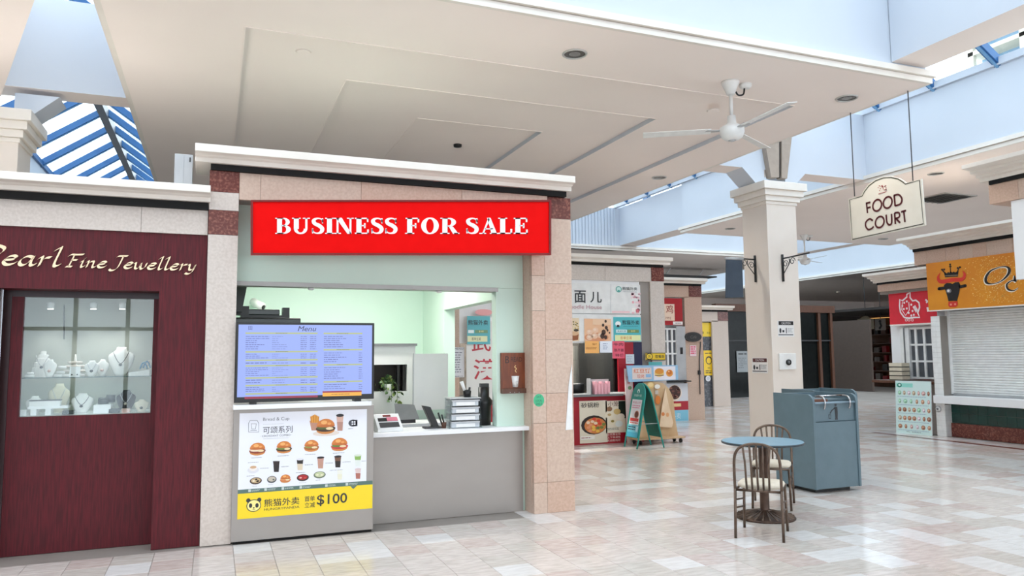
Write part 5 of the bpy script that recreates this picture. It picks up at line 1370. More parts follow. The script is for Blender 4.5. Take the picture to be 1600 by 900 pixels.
# ================================================================== stalls along the right: shuttered stall with orange bull sign
def cornice_x(name, y0, y1, xf, xdeep, z0, h, label, out=0.45):
    """stepped cornice looking at -x, swept in y"""
    st = [(xdeep, z0), (xf+out*0.75, z0), (xf+out*0.75, z0+h*0.22), (xf+out*0.6, z0+h*0.26), (xf+out*0.6, z0+h*0.42), (xf+out*0.35, z0+h*0.48), (xf+out*0.35, z0+h*0.66), (xf, z0+h*0.74), (xf, z0+h), (xdeep, z0+h)]
    return tag(MB().prism([(x, y0, z) for x, z in st], (0, y1-y0, 0)).build(name, 'cream_trim', bevel=0.004), label, 'cornice', kind='structure')
RX = 13.0
wr = thing('wall_shutter_stall', 'stone banded front of the shuttered stall', 'wall', (13.4, 9.0, 0), kind='structure')
ys = [10.9, 10.62, 10.2, 9.92, 9.65, 9.38, 8.9, 8.4, 7.8, 7.0]
for i, (a, b) in enumerate(zip(ys[:-1], ys[1:])):
    MB().box(RX, b+0.0015, 3.335, RX+0.06, a-0.0015, 3.60).build('stone_panel', ('travertine_pink', 'travertine_pink', 'travertine_pink', 'travertine', 'travertine_pink', 'travertine')[i % 6], wr, bevel=0.0015)
MB().box(RX+0.06, 6.6, 3.3, 14.2, 10.88, 3.6).build('band_core', 'grout', wr)
MB().box(13.32, 6.6, 0.0, 13.5, 10.6, 3.3).build('stall_wall', 'white_laminate', wr)
MB().box(13.2, 10.45, 0.75, 13.36, 10.62, 2.42).build('shutter_post', 'silver_paint', wr)
MB().box(13.15, 6.6, 2.4, 13.36, 10.6, 2.46).build('shutter_head', 'silver_paint', wr)
MB().box(13.2, 10.4, 0.8, 13.3, 10.45, 2.42).build('shutter_guide', 'white_plastic', wr)
cornice_x('trim_16', 6.6, 10.95, 12.6, 14.2, 3.66, 0.2, 'cream stepped cornice over the shuttered stall')
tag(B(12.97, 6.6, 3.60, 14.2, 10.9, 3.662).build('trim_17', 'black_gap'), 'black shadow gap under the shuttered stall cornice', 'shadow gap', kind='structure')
sh = thing('roller_shutter', 'closed white roller shutter under the orange bull sign', 'shutter', (13.27, 8.7, 0.8))
m = MB()
for i in range(34):
    z = 0.8+i*0.047
    m.prism([(13.275, 6.6, z), (13.262, 6.6, z+0.01), (13.26, 6.6, z+0.03), (13.272, 6.6, z+0.044), (13.29, 6.6, z+0.044), (13.29, 6.6, z)], (0, 3.8, 0))
m.build('shutter_slats', 'white_plastic', sh, kind='stuff')
MB().box(13.24, 6.6, 0.78, 13.3, 10.4, 0.82).build('bottom_bar', 'silver_paint', sh)
ld = MB().prism([(12.9, 6.6, 0.63), (13.3, 6.6, 0.63), (13.3, 10.405, 0.63), (12.995, 10.405, 0.63), (12.995, 10.57, 0.63), (12.9, 10.57, 0.63)], (0, 0, 0.145))
tag(ld.build('serving_ledge', 'white_laminate', bevel=0.006), 'long white serving ledge under the roller shutter', 'ledge')
tp = thing('tiled_post', 'white tiled post at the end of the serving ledge', 'post', (13.1, 10.52, 0))
MB().box(13.004, 10.414, 0, 13.2, 10.606, 2.3).build('post_core', 'grout', tp)
tl = {}
def tile(name, x0, y0, z0, x1, y1, z1, m, parent):
    """alike tiles share one mesh"""
    k = (name, round(x1-x0, 4), round(y1-y0, 4), round(z1-z0, 4), m)
    if k not in tl:
        o = MB().box(0, 0, 0, x1-x0, y1-y0, z1-z0).build(name, m, parent, local=True)
        tl[k] = o.data
    else:
        o = bpy.data.objects.new(name, tl[k]); COL.objects.link(o); o.parent = parent
    o.location = Vector((x0, y0, z0))-parent.location
    return o
for j in range(23):
    for i in range(2):
        tile('wall_tile', 13.0, 10.414+i*0.096+0.001, j*0.1+0.001, 13.004, 10.414+(i+1)*0.096-0.001, j*0.1+0.099, 'white_plastic', tp)
        if j < 6: tile('wall_tile', 13.004+i*0.098+0.001, 10.41, j*0.1+0.001, 13.004+(i+1)*0.098-0.001, 10.414, j*0.1+0.099, 'white_plastic', tp)
gt = thing('tiled_apron', 'dark green tiled apron with red granite base under the ledge', 'apron wall', (13.2, 8.6, 0))
MB().box(13.18, 6.6, 0.0, 13.3, 10.41, 0.63).build('apron_core', 'grout', gt)
mat('green_tile', (20, 66, 60), 0.2, rgb2=(14, 54, 48), scale=4)
for j in range(2):
    for i in range(21):
        tile('wall_tile', 13.17, 10.41-(i+1)*0.18+0.0015, 0.26+j*0.185+0.0015, 13.18, 10.41-i*0.18-0.0015, 0.26+(j+1)*0.185-0.0015, 'green_tile', gt)
for i in range(5):
    MB().box(13.14, 10.41-(i+1)*0.76, 0, 13.18, 10.41-i*0.76-0.002, 0.255).build('base_panel', 'red_granite', gt)
ox = thing('bull_sign', 'orange signboard with a crowned black bull head and red horns', 'sign', (12.97, 8.7, 2.41))
mat('ox_orange', (222, 142, 30), 0.45, rgb2=(204, 118, 24), scale=1.2)
MB().box(12.955, 6.6, 2.41, 13.03, 10.6, 3.335).build('sign_board', 'ox_orange', ox)
MB().box(12.945, 6.6, 2.395, 13.03, 10.605, 2.415).build('sign_edge', 'cream_trim', ox)
c = Pix('x', 12.953, 0.0012)
OXp = lambda X, Y: (1440+X/8.18, 380+Y/8.18)
rr = random.Random(21)
for i in range(900):
    X = rr.gauss(920, 210); Y = rr.uniform(170, 770)
    if X < 480 or X > 1300 or (X < 650 and Y > 600) or (X-480)*0.55+Y*0.2 < rr.random()*220 or Y > 770-max(0, X-1000)*0.02: continue
    px, py = OXp(X, Y)
    c.E(px, py, rr.uniform(0.25, 1.1), rr.uniform(0.25, 0.9), rr.choice(((236, 186, 90), (244, 206, 126), (232, 170, 66), (214, 150, 60))), 1, 6)
sk = c.build('gold_speckle', ox); sk['kind'] = 'stuff'
BK, RD = (26, 24, 26), (206, 52, 40)
c = Pix('x', 12.953, 0.0012)
c.Q([OXp(*p) for p in ((284, 362), (325, 385), (340, 366), (356, 378), (372, 360), (392, 376), (412, 362), (430, 376), (474, 350), (465, 425), (300, 435))], BK, 2)
for a_, b_, w_ in (((300, 385), (262, 340), 1.6), ((455, 372), (478, 318), 1.6), ((372, 385), (366, 275), 1.4), ((350, 300), (386, 296), 1.2)):
    c.S([OXp(*a_), OXp(*b_)], w_, BK, 2)
for X, Y in ((262, 338), (290, 336), (462, 318), (490, 308), (366, 272)): c.E(*OXp(X, Y), 1.6, 1.6, BK, 3, 10)
c.S([OXp(296, 418), OXp(466, 408)], 0.9, (150, 130, 100), 4)
c.build('crown_emblem', ox); c = Pix('x', 12.953, 0.0012)
def horn(pts, ws, col, l):
    p = spline([OXp(*q_) for q_ in pts], 5); wv = [x[0] for x in spline([(v,) for v in ws], 5)]
    k = c.k(*p[0])[0]
    c.stroke([c.uv(*q_) for q_ in p], [v*k for v in wv], col, l)
horn([(240, 375), (212, 440), (250, 492), (390, 470), (520, 460), (552, 400), (522, 352)], [0.4, 4, 5.5, 5.5, 5, 4, 0.4], RD, 3)
c.build('horns_emblem', ox); c = Pix('x', 12.953, 0.0012)
c.Q([OXp(*p) for p in ((285, 540), (320, 510), (372, 512), (395, 522), (430, 500), (478, 498), (500, 535), (480, 640), (455, 735), (345, 740), (325, 660))], BK, 4)
c.S([OXp(222, 582), OXp(300, 572)], 4.4, BK, 4); c.S([OXp(480, 560), OXp(562, 542)], 4.4, BK, 4)
c.E(*OXp(222, 582), 2.1, 2.2, BK, 4, 10); c.E(*OXp(562, 542), 2.1, 2.2, BK, 4, 10)
c.E(*OXp(350, 610), 4.2, 3.6, (120, 116, 118), 5, 12); c.E(*OXp(346, 608), 2.2, 1.9, (226, 222, 220), 6, 10)
c.Q([OXp(*p) for p in ((345, 750), (462, 742), (466, 790), (440, 815), (360, 818), (344, 795))], RD, 5)
c.E(*OXp(378, 785), 1.6, 1.6, (236, 150, 130), 6, 10); c.E(*OXp(432, 780), 1.6, 1.6, (236, 150, 130), 6, 10)
c.build('bull_head_emblem', ox); c = Pix('x', 12.953, 0.0012)
def script(pts, ws, wn_=1.6):
    p = spline([OXp(*q_) for q_ in pts], 6); wv = [x[0] for x in spline([(v,) for v in ws], 6)]
    k = c.k(*p[0])[0]
    c.stroke([c.uv(q_[0]-0.8, q_[1]+0.6) for q_ in p], [(v+1.6)*k for v in wv], (238, 226, 206), 3)
    c.stroke([c.uv(*q_) for q_ in p], [v*k for v in wv], BK, 4)
script([(1000, 305), (890, 350), (828, 430), (830, 500), (900, 520), (1010, 490), (1100, 410), (1125, 340), (1085, 300), (1000, 305)], [1.0, 2.4, 4, 4, 1.4, 1.4, 3.4, 4.4, 2, 1.0])
script([(1190, 410), (1195, 470), (1215, 490)], [1.0, 4, 2])
script([(1230, 470), (1150, 480), (1090, 530), (1110, 590), (1180, 605), (1240, 570)], [0.6, 1.4, 2.6, 3, 1.6, 0.6])
c.build('script_letters', ox)

# ---- red stall further along
w4 = thing('wall_chicken_stall', 'stone banded front of the stall with the red chicken sign', 'wall', (13.6, 11.6, 0), kind='structure')
for i, (a, b) in enumerate(((12.1, 11.6), (11.6, 11.2), (11.2, 10.62))):
    MB().box(13.3, b+0.001, 2.91, 13.36, a-0.001, 3.06).build('stone_panel', 'travertine_pink', w4)
MB().box(13.36, 10.62, 2.85, 14.2, 12.1, 3.06).build('band_core', 'grout', w4)
MB().box(13.56, 10.62, 1.05, 13.65, 12.05, 2.9).build('stall_wall', 'white_laminate', w4)
MB().box(13.2, 10.62, 0.0, 13.7, 11.5, 0.98).build('stall_base', 'travertine_pale', w4)
MB().box(13.0, 10.62, 0.98, 13.7, 12.1, 1.03).build('counter_board', 'brown_wood', w4)
cornice_x('trim_18', 10.62, 12.2, 12.98, 14.2, 3.1, 0.19, 'cream stepped cornice over the red chicken sign', out=0.4)
tag(B(13.28, 10.62, 3.06, 14.2, 12.1, 3.102).build('trim_19', 'black_gap'), 'black shadow gap over the red chicken sign', 'shadow gap', kind='structure')
g = thing('chicken_sign', 'bright red signboard with a white chicken shaped emblem', 'sign', (13.4, 11.45, 2.19))
MB().box(13.405, 10.62, 2.195, 13.5, 11.92, 2.9).build('sign_board', mat('chicken_red', (222, 40, 56), 0.5), g)
MB().box(13.395, 10.62, 2.165, 13.5, 11.92, 2.195).build('sign_edge', 'cream_trim', g)
c = Pix('x', 13.404, 0.0015)
WH = (246, 232, 232)
CP = lambda X, Y: (1340+X/5, 340+Y/5)
ol = [(330, 640), (350, 650), (385, 620), (385, 600), (410, 585), (410, 625), (430, 650), (455, 645), (480, 665), (485, 700), (470, 745), (485, 780), (440, 780), (400, 785), (365, 780), (335, 740), (328, 690), (330, 640)]
c.stroke([c.uv(*CP(*p)) for p in ol], 2.2*c.k(1417, 480)[0], WH, 1)
c.S([CP(350, 660), CP(345, 720), CP(375, 765), CP(405, 720), CP(400, 660)], 1.2, WH, 1)
for X, Y in ((350, 690), (365, 665), (385, 655), (362, 715), (385, 710), (420, 680), (440, 700), (430, 730), (455, 720), (440, 760), (400, 745), (420, 765)): c.E(*CP(X, Y), 1.5, 1.8, WH, 2, 8)
for X in (380, 402, 428): c.ring(*c.uv(*CP(X, 800)), 1.6*c.k(1417, 500)[0], 1.8*c.k(1417, 500)[1], 0.012, WH, 1, 12)
c.S([CP(440, 690), CP(465, 735)], 5, (240, 210, 212), 1)
c.S(spline([CP(530, 640), CP(545, 655), CP(535, 665)], 4), 2.4, WH, 1); c.S([CP(545, 700), CP(552, 735)], 3, WH, 1)
c.build('sign_print', g)
barred_window('window_22', 'white barred window under the red chicken sign', 1421, 512, 1456, 590, 'x', 13.5, 3, 3, 0)
g = thing('folding_grille', 'white folded door leaf beside the barred window of the chicken stall', 'door leaf', at(1415, 594, 'x', 13.5))
a, b = at(1411, 592, 'x', 13.48), at(1420, 512, 'x', 13.48)
MB().box(13.46, b.y, 1.05, 13.56, a.y, b.z).build('leaf', 'white_plastic', g)
MB().box(13.44, (a.y+b.y)/2-0.01, 1.05, 13.46, (a.y+b.y)/2+0.01, b.z).build('leaf_seam', 'grey_plastic', g)
g = thing('food_carton_stack', 'stack of white food cartons with dark bands beside the folded door leaf', 'cartons', at(1405, 592, 'x', 13.4))
a, b = at(1395.5, 592, 'x', 13.3), at(1414, 567, 'x', 13.3)
for i in range(4):
    z0 = 1.03+i*(b.z-1.03)/4
    k = MB().box(13.2, b.y, z0+0.012, 13.42, a.y, z0+(b.z-1.03)/4-0.004).build('carton', 'bust_cream', g)
    MB().box(13.195, b.y-0.003, z0, 13.42, a.y+0.003, z0+0.014).build('carton_band', 'black_plastic', g)
# leaning photo menu
mbo = thing('photo_menu_board', 'pale green photo menu board standing on the floor by the white tiled post', 'menu board', (12.85, 11.0, 0))
A_, B_ = Vector((12.80, 11.37, 0)), Vector((12.90, 10.64, 0))
U_ = (B_-A_).normalized(); V_ = Vector((0.06, 0.012, 1)).normalized(); Wd, Ht = (B_-A_).length, 1.04
N_ = U_.cross(V_)
MB().prism([A_, B_, B_+V_*Ht, A_+V_*Ht], -N_*0.02).build('board', 'white_plastic', mbo)
c = Canvas(A_+N_*0.001, U_, V_, 0.001)
c.rect(0, 0, Wd, Ht, (212, 234, 230), 0); c.rect(0.02, 0.91, Wd*0.5, 0.99, (150, 220, 206), 1); c.ell(0.09, 0.95, 0.05, 0.045, (40, 140, 120), 2); c.ell(0.09, 0.955, 0.025, 0.022, (220, 240, 234), 3)
rr = random.Random(9)
for r_ in range(5):
    v = 0.80-r_*0.165
    n_ = (7, 6, 7, 7, 6)[r_]
    for k_ in range(n_):
        u = 0.09+k_*(Wd-0.14)/(n_-1)
        cl = rr.choice(((176, 128, 100), (190, 146, 116), (190, 172, 146), (160, 206, 176), (206, 170, 164), (160, 112, 88), (214, 200, 206)))
        w_ = rr.uniform(0.026, 0.045)
        c.ell(u, v, w_, 0.045, cl, 2, 12); c.ell(u-0.006, v+0.008, w_*0.5, 0.02, tuple(min(255, x+40) for x in cl), 3, 8); c.ell(u+0.01, v-0.014, w_*0.4, 0.014, tuple(int(x*0.7) for x in cl), 3, 8)
    c.lines(0.04, v-0.085, Wd-0.04, v-0.06, 1, (150, 176, 196), 2, 0.4, r_, 0.1)
c.text('MENU', Wd*0.3, 0.03, 0.02, (60, 90, 90), 2); c.lines(Wd*0.45, 0.03, Wd*0.7, 0.05, 1, (110, 130, 140), 2, 0.6, 3, 0)
c.build('board_print', mbo)
p = at(1466, 639, 'x', 12.99)
g = thing('round_vent', 'round white vent cover on the tiled post', 'vent', (12.99, p.y, p.z-0.06))
for r_, nm, m_, d_ in ((0.062, 'vent_rim', 'silver_paint', 0.0), (0.045, 'vent_disc', 'white_plastic', 0.012), (0.02, 'vent_core', 'grey_plastic', 0.02)):
    MB().tube([(12.999-d_, p.y, p.z), (12.985-d_, p.y, p.z)], r_, 20).build(nm, m_, g)

# ---- nearest stall at the edge of the picture
w5 = thing('wall_near_stall', 'nearest stall corner with a stone band and blank white signboard', 'wall', (10.5, 4.5, 0), kind='structure')
NX = 9.2
a, b = at(1544, 290, 'x', NX), at(1544, 320, 'x', NX)
for i, (y1_, y0_) in enumerate(((a.y, a.y-0.38), (a.y-0.38, a.y-0.9), (a.y-0.9, 4.6), (4.6, 3.2))):
    MB().box(NX, y0_+0.0015, b.z, NX+0.06, y1_-0.0015, a.z).build('stone_panel', 'travertine_pink' if i % 2 == 0 else 'travertine', w5, bevel=0.0015)
MB().box(NX+0.06, 3.2, b.z-0.002, 12.4, a.y-0.002, a.z).build('band_core', 'travertine_pink', w5)
MB().box(NX+0.3, 3.2, 0, 12.4, 6.0, b.z).build('stall_wall', 'white_laminate', w5)
cornice_x('trim_20', 3.2, a.y+0.08, NX-0.36, 12.4, a.z+0.05, 0.2, 'cream stepped cornice over the nearest stall', out=0.42)
tag(B(NX-0.03, 3.2, a.z, 12.4, a.y-0.03, a.z+0.052).build('trim_21', 'black_gap'), 'black shadow gap under the nearest stall cornice', 'shadow gap', kind='structure')
p0, p1 = at(1579.5, 319, 'x', NX+0.03), at(1588, 437, 'x', NX+0.03)
g = thing('blank_signboard', 'blank white signboard under the nearest stone band', 'sign', (NX+0.05, 5, p1.z))
MB().box(NX+0.03, 3.2, p1.z, NX+0.1, p0.y, b.z-0.003).build('board', 'white_laminate', g, bevel=0.004)
MB().box(NX+0.1, 3.2, p1.z+0.03, NX+0.3, p0.y-0.1, b.z-0.01).build('sign_box', 'white_plastic', g)

# ================================================================== cafe table and chairs
mat('bronze_tube', (112, 96, 84), 0.35, 0.75, rgb2=(96, 80, 70), scale=20); mat('seat_cream', (226, 216, 198), 0.55, rgb2=(214, 203, 184), scale=9)
mat('table_blue', (122, 158, 176), 0.35, rgb2=(115, 151, 170), scale=5); mat('table_edge', (36, 52, 60), 0.4); mat('bronze_dark', (92, 72, 60), 0.4, 0.6, rgb2=(70, 54, 46), scale=12)
tbx, tby = 5.10, 6.13
t = thing('cafe_table', 'round blue topped pedestal table between two tube chairs', 'table', (tbx, tby, 0))
MB().lathe([(0.385, 0.722), (0.395, 0.726), (0.398, 0.74), (0.39, 0.7445)], (0, 0, 0), 40, smooth=False).build('table_edge', 'table_edge', t, local=True)
MB().lathe([(0.36, 0.744), (0.39, 0.7445), (0.388, 0.7475)], (0, 0, 0), 40, smooth=False).build('table_top', 'table_blue', t, local=True)
MB().lathe([(0.05, 0.05), (0.045, 0.08), (0.045, 0.70), (0.12, 0.72)], (0, 0, 0), 16).build('pedestal', 'bronze_dark', t, local=True)
MB().lathe([(0.285, 0.0), (0.29, 0.012), (0.28, 0.022), (0.16, 0.045), (0.06, 0.075), (0.05, 0.08)], (0, 0, 0), 36).build('base', 'bronze_dark', t, local=True)
for i in range(24):
    a = i*math.pi/12
    MB().tube([(0.07*math.cos(a), 0.07*math.sin(a), 0.073), (0.16*math.cos(a), 0.16*math.sin(a), 0.047), (0.275*math.cos(a), 0.275*math.sin(a), 0.023)], [0.004, 0.007, 0.01], 6).build('base_rib', 'bronze_tube', t, local=True)
def chair(loc, rz, label):
    """facing local +y; hoop back at -y"""
    g = thing('cafe_chair', label, 'chair', loc, rz, 'bronze tube cafe chairs')
    r = 0.0125; w2 = 0.195; d2 = 0.21
    hoop = [(-w2-0.005, -d2-0.02, 0.0), (-w2, -d2, 0.42), (-w2+0.002, -d2-0.02, 0.66), (-w2+0.03, -d2-0.03, 0.76), (-w2+0.10, -d2-0.036, 0.81), (0, -d2-0.04, 0.825)]
    hp = hoop+[(-x, y, z) for x, y, z in reversed(hoop[:-1])]
    MB().tube(spline(hp[1:-1], 5), r, 8).build('back_hoop', 'bronze_tube', g, local=True)
    for s in (-1, 1):
        MB().tube([(s*(w2+0.005), -d2-0.03, 0.0), (s*w2, -d2, 0.43)], r, 8).build('leg', 'bronze_tube', g, local=True)
        MB().tube([(s*(w2-0.005), d2, 0.0), (s*(w2-0.015), d2-0.01, 0.42)], r, 8).build('leg', 'bronze_tube', g, local=True)
        for z in (0.20, 0.27):
            MB().tube([(s*w2, -d2-0.012, z+0.06), (s*(w2-0.01), d2-0.005, z)], 0.008, 6).build('stretcher', 'bronze_tube', g, local=True)
    fr = [(-w2, -d2, 0.415), (w2, -d2, 0.415), (w2-0.015, d2-0.01, 0.415), (-w2+0.015, d2-0.01, 0.415)]
    MB().tube(fr, 0.012, 8, closed=True).build('seat_frame', 'bronze_tube', g, local=True)
    for i in range(5):
        x = -0.1+i*0.05
        MB().tube([(x*0.95, -d2, 0.415), (x, -d2-0.025, 0.66), (x*1.15, -d2-0.038, 0.818-abs(x)*0.12)], 0.0095, 6).build('spindle', 'bronze_tube', g, local=True)
    sp = []
    for i in range(28):
        a = 2*math.pi*i/28
        ca, sa = math.cos(a), math.sin(a)
        sp.append((0.195*math.copysign(abs(ca)**0.55, ca), 0.005+0.2*math.copysign(abs(sa)**0.55, sa)))
    m = MB(); n = len(sp); vs = []
    for z, k in ((0.425, 0.94), (0.435, 1.0), (0.455, 1.0), (0.466, 0.93), (0.469, 0.6)):
        vs += [(x*k, y*k, z) for x, y in sp]
    fs = [(i*n+j, i*n+(j+1) % n, (i+1)*n+(j+1) % n, (i+1)*n+j) for i in range(4) for j in range(n)]
    fs += [list(range(n))[::-1], [4*n+j for j in range(n)]]
    m.add(vs, fs, 0, smooth=True).build('seat', 'seat_cream', g, local=True)
    return g
chair((4.615, 5.585, 0), math.radians(-47), 'bronze tube chair in front of the blue table with its back to the viewer')
chair((5.56, 6.55, 0), math.radians(136), 'bronze tube chair behind the blue table facing the viewer')

# ================================================================== waste units
mat('bin_blue', (96, 116, 125), 0.45, rgb2=(91, 111, 120), scale=6); mat('bin_edge', (128, 150, 164), 0.45); mat('tray_brown', (120, 74, 56), 0.5)
def waste(x0, y0, x1, y1, h, label, full):
    g = thing('waste_unit', label, 'waste bin', ((x0+x1)/2, (y0+y1)/2, 0), group='blue waste units')
    zb = 0.05
    MB().box(x0+0.08, y0+0.1, 0.0, x1-0.08, y1-0.08, zb+0.01).build('plinth', 'black_plastic', g)
    # side cheeks with a rounded front top corner
    for xa in (x0, x1-0.03):
        pr_ = [(xa, y1, zb), (xa, y0, zb), (xa, y0, h-0.09)]+[(xa, y0+0.09-0.09*math.cos(a*math.pi/12), h-0.09+0.09*math.sin(a*math.pi/12)) for a in range(1, 7)]+[(xa, y1, h)]
        MB().prism(pr_, (0.03, 0, 0)).build('side_cheek', 'bin_blue', g)
    MB().box(x0+0.03, y0+0.012, zb, x1-0.03, y0+0.04, h-0.32).build('lower_door', 'bin_blue', g, bevel=0.004)
    MB().box(x0+0.03, y0+0.03, h-0.315, x1-0.03, y0+0.06, h-0.09).build('flap', 'bin_blue', g, bevel=0.004)
    MB().box(x0+0.03, y1-0.03, zb, x1-0.03, y1, h-0.01).build('back_panel', 'bin_blue', g)
    MB().box(x0+0.03, y0+0.14, h-0.1, x1-0.03, y1-0.03, h-0.07).build('tray_top', 'bin_blue', g)
    if full:
        MB().box(x0+0.05, y0+0.08, h-0.1, x0+0.3, y0+0.14, h-0.06).build('tray', 'tray_brown', g)
        MB().tube([(x0+0.03, y0+0.02, h-0.10), (x1-0.03, y0+0.02, h-0.10)], 0.014, 10).build('push_bar', 'bin_edge', g)
        for X in (x0+0.16, x1-0.14):
            MB().tube(spline([(X, y0+0.0, h-0.17), (X, y0-0.02, h-0.12), (X, y0-0.01, h-0.05), (X, y0+0.05, h-0.025), (X, y0+0.13, h-0.03)], 5), 0.012, 8).build('hook', 'chrome', g)
        MB().tube([(x0+0.16, y0+0.1, h-0.022), (x1-0.1, y0+0.1, h-0.022)], 0.01, 8).build('top_rail', 'chrome', g)
        c = Canvas((x0+0.335, y0+0.0275, h-0.31), *FY, eps=0.0006)
        c.ell(0.03, 0.185, 0.017, 0.02, INK, 1, 14)
        c.poly([(0.01, 0.16), (0.055, 0.16), (0.058, 0.09), (0.052, 0.03), (0.02, 0.03), (0.016, 0.1)], INK, 1)
        c.stroke([(0.02, 0.15), (-0.03, 0.12), (-0.06, 0.085)], 0.014, INK, 1)
        c.poly([(-0.085, 0.075), (-0.045, 0.075), (-0.05, 0.025), (-0.08, 0.025)], INK, 1); c.poly([(-0.077, 0.067), (-0.053, 0.067), (-0.056, 0.033), (-0.074, 0.033)], (96, 116, 125), 2)
        c.poly([(0.016, 0.03), (0.034, 0.03), (0.034, 0.01), (0.016, 0.01)], INK, 1); c.poly([(0.038, 0.03), (0.054, 0.03), (0.054, 0.01), (0.038, 0.01)], INK, 1)
        c.build('litter_symbol', g)
    return g
waste(6.45, 6.86, 7.13, 7.52, 1.13, 'blue waste unit with litter symbol and chrome hooks beside the cafe table', True)
waste(7.22, 7.60, 7.90, 8.25, 1.13, 'second blue waste unit half hidden behind the one with the litter symbol', False)

# ================================================================== A-frame and plywood stand before the noodle stall
mat('aframe_green', (28, 150, 138), 0.4, rgb2=(24, 140, 130)); mat('aframe_dark', (22, 96, 84), 0.5)
g = thing('sandwich_board', 'teal A-frame sandwich board in front of the noodle counter', 'sandwich board', (7.0, 11.52, 0))
H_ = 1.1; yA, yB = 11.30, 11.72
def leaf(xb, xt, nm, col):
    """arched leaf standing from x = xb on the floor to x = xt at the top"""
    dirv = Vector((xt-xb, 0, H_)).normalized()
    nrm = Vector((dirv.z, 0, -dirv.x))*(1 if xb > xt else -1)
    ym = (yA+yB)/2; hw = (yB-yA)/2
    Lh = math.hypot(xt-xb, H_)
    f = lambda y, s_: Vector((xb, y, 0))+dirv*s_
    arch = [(ym-hw, 0.18), (ym-hw, Lh-0.24)]+[(ym-hw*math.cos(a*math.pi/10), Lh-0.24+0.24*math.sin(a*math.pi/10)) for a in range(1, 10)]+[(ym+hw, Lh-0.24), (ym+hw, 0.18)]
    MB().prism([f(y, s_) for y, s_ in arch], nrm*0.012).build(nm, col, g)
    fr = [f(ym-hw, 0.0)]+[f(y, s_) for y, s_ in arch]+[f(ym+hw, 0.0)]
    MB().tube(fr, 0.014, 8).build('tube_frame', 'aframe_green', g)
    return f, nrm, Lh
f1, n1, Lh = leaf(6.75, 6.98, 'front_leaf', 'aframe_green')
f2, n2, _ = leaf(7.29, 7.02, 'rear_leaf', 'aframe_dark')
MB().tube([(6.83, yA, 0.42), (7.2, yA, 0.42)], 0.006, 6).build('spreader', 'silver_paint', g)
MB().tube([(6.83, yB, 0.42), (7.2, yB, 0.42)], 0.006, 6).build('spreader', 'silver_paint', g)
dv = (f1(yA, 1)-f1(yA, 0))
c = Canvas(f1(yB, 0)+n1*0.0135, (0, -1, 0), dv, 0.001)
wL = yB-yA
c.rect(0.03, 0.19, wL-0.03, 0.27, (70, 170, 200), 1); c.rect(0.03, 0.27, wL-0.03, 0.40, (110, 196, 214), 1); c.lines(0.05, 0.30, wL-0.12, 0.38, 2, (30, 60, 80), 2, 0.5, 2, 0.1); c.rect(wL-0.11, 0.29, wL-0.05, 0.38, (200, 226, 236), 2)
c.rect(0.05, 0.40, wL-0.05, 0.84, (232, 236, 240), 1)
c.text('新品上市', 0.08, 0.77, 0.04, (200, 90, 130), 2, width=wL-0.16); c.lines(0.08, 0.68, wL-0.08, 0.75, 2, (220, 130, 170), 2, 0.5, 4, 0.1)
c.ell(wL*0.62, 0.58, 0.075, 0.07, (206, 150, 130), 2); c.ell(wL*0.62, 0.58, 0.058, 0.054, (96, 50, 40), 3); c.rect(0.07, 0.46, wL-0.07, 0.515, (206, 60, 60), 2); c.lines(0.08, 0.42, wL-0.08, 0.45, 1, (220, 90, 80), 2, 0.7, 6, 0)
c.text('熊猫外卖', 0.09, 0.89, 0.045, (206, 240, 236), 2, width=wL-0.18); c.ell(wL/2, 0.985, 0.04, 0.04, (214, 244, 240), 2); c.ell(wL/2, 0.97, 0.018, 0.028, (28, 150, 138), 3)
c.build('leaf_print', g)
g = thing('plywood_stand', 'rolling plywood promotion stand with pancake pictures behind the sandwich board', 'display stand', (7.45, 11.95, 0))
mat('plywood', (208, 176, 138), 0.6, rgb2=(198, 164, 124), scale=6, stretch=(2, 2, 0.5)); mat('apron_cream', (232, 206, 176), 0.7, rgb2=(224, 194, 160), scale=5)
YS = 11.95
q0 = at(990, 690, 'y', YS); q1 = at(1060, 690, 'y', YS)
ar = [(q0.x, YS, 0.1), (q1.x, YS, 0.1)]+[at(px, py, 'y', YS) for px, py in ((1056, 660), (1052, 622), (1045, 607), (1035, 598), (1015, 596), (1000, 600), (992, 615))]
MB().prism(ar, (0, 0.03, 0)).build('board', 'plywood', g)
MB().box(q0.x-0.05, YS-0.2, 0.085, q1.x+0.02, YS+0.1, 0.11).build('base_board', 'plywood', g)
for X, dy in ((q0.x+0.05, -0.15), (q1.x-0.05, -0.15), (q0.x+0.05, 0.06), (q1.x-0.05, 0.06)):
    MB().tube([(X-0.015, YS+dy, 0.04), (X+0.015, YS+dy, 0.04)], 0.04, 12).build('caster', 'black_plastic', g)
    MB().box(X-0.01, YS+dy-0.01, 0.04, X+0.01, YS+dy+0.01, 0.088).build('caster_fork', 'dark_grey', g)
hb = [at(983, 597, 'y', YS-0.03), at(1060, 593.5, 'y', YS-0.03), at(1059, 570.5, 'y', YS-0.03), at(979, 571, 'y', YS-0.03)]
MB().prism(hb, (0, 0.025, 0)).build('header_board', mat('header_blue', (150, 190, 220), 0.5), g)
c = Pix('y', YS-0.032, 0.001)
c.R(1003, 583.5, 30, 18, (222, 206, 200), 1); c.T('红豆饼', 1003, 579.5, 7, (214, 110, 60), 2, width=26, bold=0.01); c.T('现烤', 1001, 588, 6, (206, 90, 60), 2, width=11); c.R(1013, 587, 8, 5, (140, 180, 216), 2)
c.R(1038.5, 583, 34, 21, (228, 222, 228), 1)
